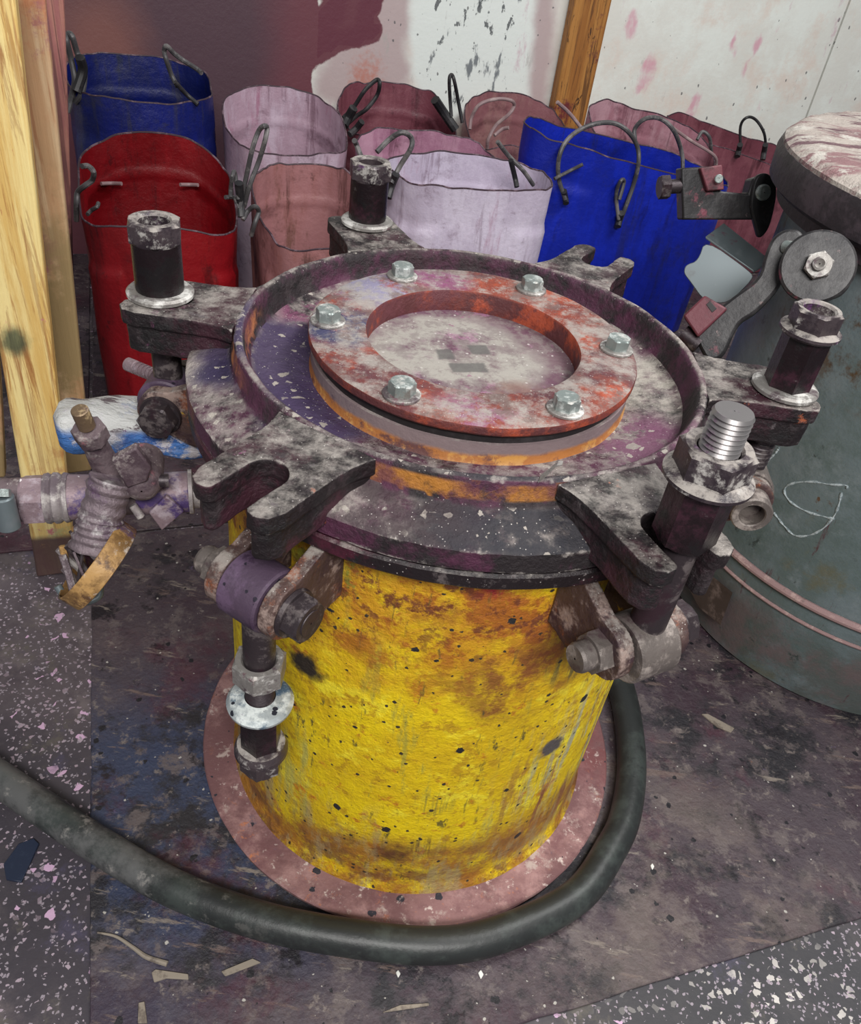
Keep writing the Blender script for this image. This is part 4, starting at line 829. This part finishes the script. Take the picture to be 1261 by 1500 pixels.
slab(K2, n2, [(1034, 446), (1040, 441), (1050, 452), (1043, 458)], -.0072, .004, 'block_slot', 'gasket', .0005, C2)
m = MB(); m.cyl(K2(1024, 506, -.03), K2(1000, 488, -.03), .0125, 24); m.build('clamp_bolt', 'rod', C2)
pc = K2(1198, 390, .012); m = MB(); mt = Matrix.Translation(pc) @ n2.to_track_quat('Z', 'Y').to_matrix().to_4x4()
m.lathe([(.001, 0), (.043, 0), (.046, -.003), (.046, -.012), (.001, -.012)], 56, mt); m.build('pivot_plate', 'clamp', C2)
m = MB(); m.hexnut(.031, 0.0, .014, 0, mt, both=True); m.lathe([(.0085, .013), (.0085, .022), (.006, .023), (.001, .018)], 24, mt); m.build('pivot_nut', 'washer', C2, sharp=16)
m = MB(); m.cyl(K2(1172, 364, -.004), K2(1150, 362, -.02), .0085, 20); m.build('pivot_pin', 'zinc', C2)
slab(K2, n2, [(1216, 372), (1240, 366), (1256, 392), (1240, 430), (1212, 440), (1196, 430)], -.005, .02, 'back_plate', 'clamp', .003, C2, 3)
K3, n3 = plane((.42, .55, .62), (-.3, -1, .5))
slab(K3, n3, [(1033, 350), (1100, 398), (1104, 408), (1066, 446), (1030, 440), (1012, 414), (1001, 400), (1004, 388), (1022, 382)], 0, .004, 'bent_shield', 'galv', .001, G, 2)
m = MB(); q = [K3(1033, 350), K3(1104, 400), K3(1128, 384, -.05), K3(1060, 330, -.06)]; m.slab(q, (n3*.5+UP).normalized(), .004); m.build('shield_fold', 'galv', G, bevel=.001)

# ------------------------------------------------------------------ cut plastic tubs
def smooth(a, b, x): t = max(0, min(1, (x-a)/(b-a))); return t*t*(3-2*t)
def vz(x, y, v):
    p = pp(x, y, room(0, v), EV); return p.dot(EU), p.z
def tub(label, mat, pf, vf, pb, vb, L, R, bk=0., n=2.8, seed=0, handles=(), wob=.012, flare=.03, base=SH, tk=.6, group='cut plastic tubs along the wall', bump_=.002, pan=1.):
    """open tub cut from a plastic drum: front and back rim and its two sides, surveyed by sight lines at wall-parallel depths"""
    vm = (vf+vb)/2; (uL, zL), (uR, zR) = vz(*L, vm), vz(*R, vm); zf = vz(*pf, vf)[1]; zb = vz(*pb, vb)[1]
    u = (uL+uR)/2; v = vm; w = uR-uL; d = vb-vf; z = (zf+zb)/2; tv = (zb-zf)/d; tu = tk*(zR-zL)/w
    print('TUB', label[:24], 'u %.2f v %.2f w %.2f d %.2f z %.3f tv %.2f tu %.2f' % (u, v, w, d, z, tv, tu))
    o = empty('plastic_tub', room(u, v, base), label, 'tub', group)
    NA = 144; NZ = 52; vs = []; fs = []
    def sec(a, k=1.0):
        c, s_ = math.cos(a), math.sin(a)
        return math.copysign(abs(c)**(2/n), c)*w/2*k, math.copysign(abs(s_)**(2/n), s_)*d/2*k
    def rimz(lu, lv, a): return z+tu*lu+tv*lv-bk*(abs(lu)/(w/2))**2.2+wob*mnoise.noise(Vector((math.cos(a)*1.6+seed*3.1, math.sin(a)*1.6, seed)))+wob*.35*mnoise.noise(Vector((math.cos(a)*5+seed, math.sin(a)*5, seed*2)))
    def pt(a, t, inn=0.0):
        k = 1-flare*(1-t); lu, lv = sec(a, k)
        zz = base+.004+(rimz(*sec(a), a)-base-.004)*t
        nr = Vector((lu/(w*w), lv/(d*d), 0)).normalized()
        off = .010*mnoise.noise(Vector((math.cos(a)*1.3+seed, math.sin(a)*1.3, t*2.2+seed)))*t + bump_*mnoise.noise(Vector((math.cos(a)*4+seed, math.sin(a)*4, t*5)))
        pa = abs(((a/(PI/2)) % 1)-.5)               # moulded panels with a clear shoulder step
        q = (1-smooth(.25, .27, pa))*(1-smooth(.80, .815, t)); off += pan*(.006*q-.005*(smooth(.845, .85, t)-smooth(.858, .863, t)))
        p = Vector((lu, lv, 0))+nr*(off-inn); p = EU*p.x+EV*p.y
        return room(u, v)+p+Vector((0, 0, zz))
    for j in range(NZ+1):
        for i in range(NA): vs.append(pt(2*PI*i/NA, j/NZ))
    for j in range(NZ+1):
        for i in range(NA): vs.append(pt(2*PI*i/NA, 1-j/NZ*.98, .003))
    tot = 2*(NZ+1)
    for j in range(tot-1):
        for i in range(NA): i2 = (i+1) % NA; fs.append((j*NA+i, j*NA+i2, (j+1)*NA+i2, (j+1)*NA+i))
    fs += [tuple(reversed(range(NA))), tuple(range((tot-1)*NA, tot*NA))]
    m = MB(); m.add(vs, fs); m.build('tub_wall', mat, o, sharp=70, origin=room(u, v, base))
    m = MB(); m.tube([pt(2*PI*i/NA, 1, .0015) for i in range(NA)], .0021, 6, closed=True, smooth=False); m.build('cut_edge', 'cut', o)
    for (vv, r, hm, pts) in handles:                # bent wire loops and ties
        m = MB(); m.tube([pp(x, y, room(0, vv+(.012 if i % 2 else 0)), EV) for i, (x, y) in enumerate(pts)], r, 9, sub=5); m.build('wire_handle' if len(pts) > 3 else 'wire_tie', hm, o)
    return o
M['cut'] = mk('dark_grimy_cut_edge', (58, 40, 50), [dict(c=(110, 88, 98), s=30, lo=.5, hi=.6, seed=1)], rough=.6)
W, WK, WP_ = 'wire', 'wire_black', 'wire_pale'
tub('grimy navy blue tub at back left beside the pine posts', 'p_navy', (205, 150), 1.42, (205, 84), 1.68, (97, 128), (312, 150), seed=1, n=3, handles=[
    (1.45, .0065, W, [(99, 165), (106, 137), (109.5, 116), (104, 86), (98, 61), (100, 50), (106, 54), (113, 77), (120, 91), (124, 109), (120, 137), (111, 150)]), (1.44, .011, WK, [(117, 84), (121, 104), (112, 134)]),
    (1.45, .0055, W, [(260, 127), (251, 109), (243, 86), (240.6, 74.5), (244, 67.6), (255.6, 79), (269, 89), (288, 101), (295, 107)]), (1.43, .005, WK, [(256, 120), (274, 139), (290, 153)])])
tub('dark red tub in front of the navy tub', 'p_red', (235, 334), .87, (235, 194), 1.18, (116, 296), (346, 320), bk=.035, seed=2, n=3.4, wob=.006, handles=[
    (.98, .0052, W, [(120, 243.5), (129, 243.5), (137, 252), (135, 264), (124.5, 272), (114, 281.5), (112, 297.6), (112, 323)]), (.95, .004, W, [(128, 314), (134, 308), (142, 303), (144, 297.6)]),
    (.84, .0045, W, [(351, 305), (360, 262), (370, 217), (379, 192), (386, 185), (391, 187), (388.5, 204.5), (379, 236.5), (366, 271), (357.6, 302.6)]), (.83, .0045, W, [(355.5, 322), (364, 308), (373.6, 302.6), (379, 310), (373.6, 326), (368, 345)]),
    (.84, .004, W, [(338, 290), (338, 277), (340.5, 258), (344, 253.6), (349, 292)]), (.84, .004, W, [(330, 289), (343, 290), (351, 305)]), (.835, .008, WK, [(350, 268), (352, 295), (354, 318)]),
    (1.14, .004, WP_, [(148, 269), (163, 268.5), (178, 269)]), (1.14, .004, WP_, [(264, 270.5), (277, 270.5), (290, 271)])])
tub('pale pinkish lilac tub against the maroon wall stain', 'p_lilac_pink', (410, 226), 1.33, (410, 128), 1.60, (328, 178), (503, 192), seed=3, bk=.01)
tub('brown streaked pink tub between the red tub and the lilac one', 'p_brown', (430, 366), .80, (430, 237), 1.09, (376, 320), (540, 318), seed=4, n=3.2)
tub('maroon stained tub under the cream patch of the wall', 'p_maroon', (575, 205), 1.56, (575, 118), 1.82, (497, 160), (665, 178), seed=5, bk=.03, wob=.02, handles=[
    (1.6, .0055, WK, [(502.6, 172.5), (517.6, 157.6), (534.6, 132), (551.7, 117), (556, 123.5), (551.7, 140.5), (536.8, 159.7), (521.8, 170), (505, 185)]), (1.585, .012, WK, [(504, 184), (510, 172), (518, 158)]), (1.55, .009, WK, [(512, 197), (522, 188), (530, 178)]),
    (1.6, .005, WK, [(661, 171), (659, 144), (658, 117), (661, 109.6), (665, 117), (671, 147), (677, 180)]), (1.6, .013, WK, [(637, 146), (649, 164), (667, 190)])])
tub('mauve pink tub behind the pale lilac tub', 'p_mauve', (620, 240), 1.27, (620, 187), 1.45, (524, 206), (725, 222), seed=6, wob=.016, bk=.02)
tub('pale lilac tub behind the middle of the lid', 'p_lilac', (685, 279), .98, (690, 229), 1.19, (566, 260), (798, 276), seed=7, handles=[
    (.99, .0055, W, [(552, 222.6), (570, 204.5), (588.5, 194), (602, 201.5), (602, 216.6), (585.5, 243.7), (573, 268)]), (.99, .0055, W, [(519, 206), (522, 212), (530, 232), (545, 262)]), (.99, .009, WK, [(580, 255), (573, 272), (568, 290)]),
    (1.05, .005, W, [(728.6, 207.5), (745, 228.6), (766, 249.7), (781, 271)]), (1.05, .006, WK, [(748, 234.7), (754, 259), (757, 274)])])
tub('dusty maroon tub left of the orange stained post', 'p_dust', (760, 222), 1.62, (750, 137), 1.85, (684, 172), (838, 190), seed=8, wob=.02, bk=.03, handles=[
    (1.63, .005, WP_, [(688, 189.5), (691, 171), (703, 153), (727, 145), (748, 147), (753, 155), (745, 168), (727, 183), (715, 204.5), (713.6, 216.6)]), (1.62, .005, WP_, [(724, 198.5), (735, 189.5), (745, 187)])])
tub('bright blue tub with bent wire handles right of the lilac tub', 'p_blue', (880, 243), 1.22, (880, 203), 1.39, (763, 226), (1048, 312), seed=9, tk=.85, n=2.5, wob=.014, handles=[
    (1.205, .0058, W, [(828, 292.5), (818, 260), (819.6, 227.5), (834, 201.5), (863.5, 183.6), (896, 180), (919, 192), (933.4, 214.5), (935, 240.5), (927, 273), (915.5, 305.5), (907, 328)]),
    (1.30, .0058, W, [(930, 205), (930, 188.5), (945, 174), (967.6, 174), (987, 192), (998.5, 224), (1000, 250)]), (1.2, .005, W, [(906, 322), (902.5, 286), (909, 265), (914, 266.5), (907, 292.5)]), (1.2, .009, WK, [(910, 312), (907, 322), (905, 332)]), (1.205, .008, WK, [(826, 280), (828, 290), (829, 298)]),
    (1.19, .0045, W, [(853.7, 240.7), (835, 250), (812, 262)])])
tub('rose stained tub behind the bright blue tub', 'p_rose', (905, 240), 1.44, (905, 160), 1.60, (862, 178), (1040, 240), seed=10, tk=.8, handles=[
    (1.45, .005, WP_, [(816, 149.5), (834, 166), (852, 188.5)]), (1.45, .0045, WP_, [(974, 179), (1010, 205), (1045.6, 227.5), (1049, 244)]), (1.46, .005, W, [(1021, 205), (1029, 193), (1039, 201.5), (1042, 224)])])
tub('maroon crumpled tub beside the grey tank lid', 'p_maroon', (1050, 232), 1.67, (1050, 188), 1.86, (985, 170), (1172, 250), seed=11, tk=.8, wob=.02, handles=[
    (1.66, .0045, WK, [(1084.6, 218), (1084.6, 185), (1094, 172), (1107, 175.5), (1119, 195), (1122, 221)]), (1.65, .009, WK, [(1084, 212), (1082, 220), (1080, 229)]), (1.65, .009, WK, [(1121, 212), (1119, 222), (1117, 234)])])

# ------------------------------------------------------------------ posts near the wall and behind the front post
uL = wall_pt(832, 0)[0]; uR = wall_pt(885, 0)[0]
post('wooden_post', 'wood_o', room(uL, WV-.05), room(uR, WV-.05), .045, 1.5, 'orange stained wooden post fixed to the white wall')

# ------------------------------------------------------------------ scraps on the floor
def scrap(name, pts, z, th, mat, label, cat, group=None):
    m = MB(); m.slab([pz(x, y, z) for x, y in pts], (0, 0, 1), th); o = m.build(name, mat, bevel=.0006, bseg=1); return tag(o, label, cat, group)
scrap('plastic_shard', [(10, 1290), (6, 1268), (28, 1238), (50, 1230), (58, 1238), (32, 1294)], .0005, .004, 'shard', 'dark blue plastic shard on the terrazzo below the hose at left', 'shard')
GW = 'pale wood chips on the floor sheet'
scrap('wood_chip', [(222, 1426), (228, 1421), (276, 1428), (276, 1436), (244, 1434), (226, 1440)], SH, .003, 'chip', 'flat grey wood chip between the twig and the hose', 'wood chip', GW)
scrap('wood_chip', [(324, 1424), (370, 1405), (382, 1411), (330, 1431)], SH, .003, 'chip', 'long pale wood chip right of the flat grey chip', 'wood chip', GW)
scrap('wood_chip', [(203, 1470), (212, 1468), (216, 1500), (202, 1500)], SH, .003, 'chip', 'wood chip at the bottom edge below the flat grey chip', 'wood chip', GW)
scrap('wood_chip', [(560, 1484), (586, 1473), (628, 1470), (628, 1474), (590, 1480)], SH, .0025, 'chip', 'thin wood chip at the bottom edge right of the middle', 'wood chip', GW)
scrap('wood_chip', [(1027, 1047), (1036, 1047), (1075, 1068), (1070, 1074), (1050, 1066)], SH, .003, 'chip', 'brownish wood chip in front of the grey tank', 'wood chip', GW)
m = MB(); m.tube([pz(x, y, SH+.002) for x, y in [(143, 1366), (170, 1372), (195, 1388), (215, 1402), (245, 1412)]], lambda t: .0012+.0022*t, 8); tag(m.build('twig', 'chip'), 'thin curved pale twig on the sheet at bottom left', 'twig')
for (x, y, s_, lb_) in [(583, 1427, 6, 'bright white paint chip in front of the hose bend'), (704, 1428, 7, 'pale paint chip right of the brightest chip'), (955, 1270, 5, 'small white paint chip right of the hose loop')]:
    scrap('paint_chip', [(x-s_*.6, y-s_*.3), (x, y-s_), (x+s_*.6, y), (x, y+s_)], SH, .002, 'pale_chip', lb_, 'paint chip', 'white paint chips on the floor sheet')

# ------------------------------------------------------------------ light
def area(name, loc, size, sy, power, target, col=(1, 1, 1)):
    l = bpy.data.lights.new(name, 'AREA'); l.shape = 'RECTANGLE'; l.size = size; l.size_y = sy; l.energy = power; l.color = col
    o = bpy.data.objects.new(name, l); COL.objects.link(o); o.location = loc
    o.rotation_euler = (Vector(target)-Vector(loc)).to_track_quat('-Z', 'Y').to_euler(); return o
area('ceiling_lamp', (.35, -1.9, 2.35), 1.3, .5, 76, (.0, .0, .35), (1, .98, .95))
area('ceiling_lamp', (1.2, .4, 2.6), 1.4, .4, 48, (.6, .7, 0), (1, .99, .97))
wd = bpy.data.worlds.new('world'); sc.world = wd; wd.use_nodes = True
wd.node_tree.nodes['Background'].inputs[0].default_value = (.9, .95, 1, 1); wd.node_tree.nodes['Background'].inputs[1].default_value = .2
sc.view_settings.view_transform = 'Standard'; sc.view_settings.look = 'None'; sc.view_settings.gamma = 1; sc.view_settings.exposure = 0
sc.view_settings.use_curve_mapping = False
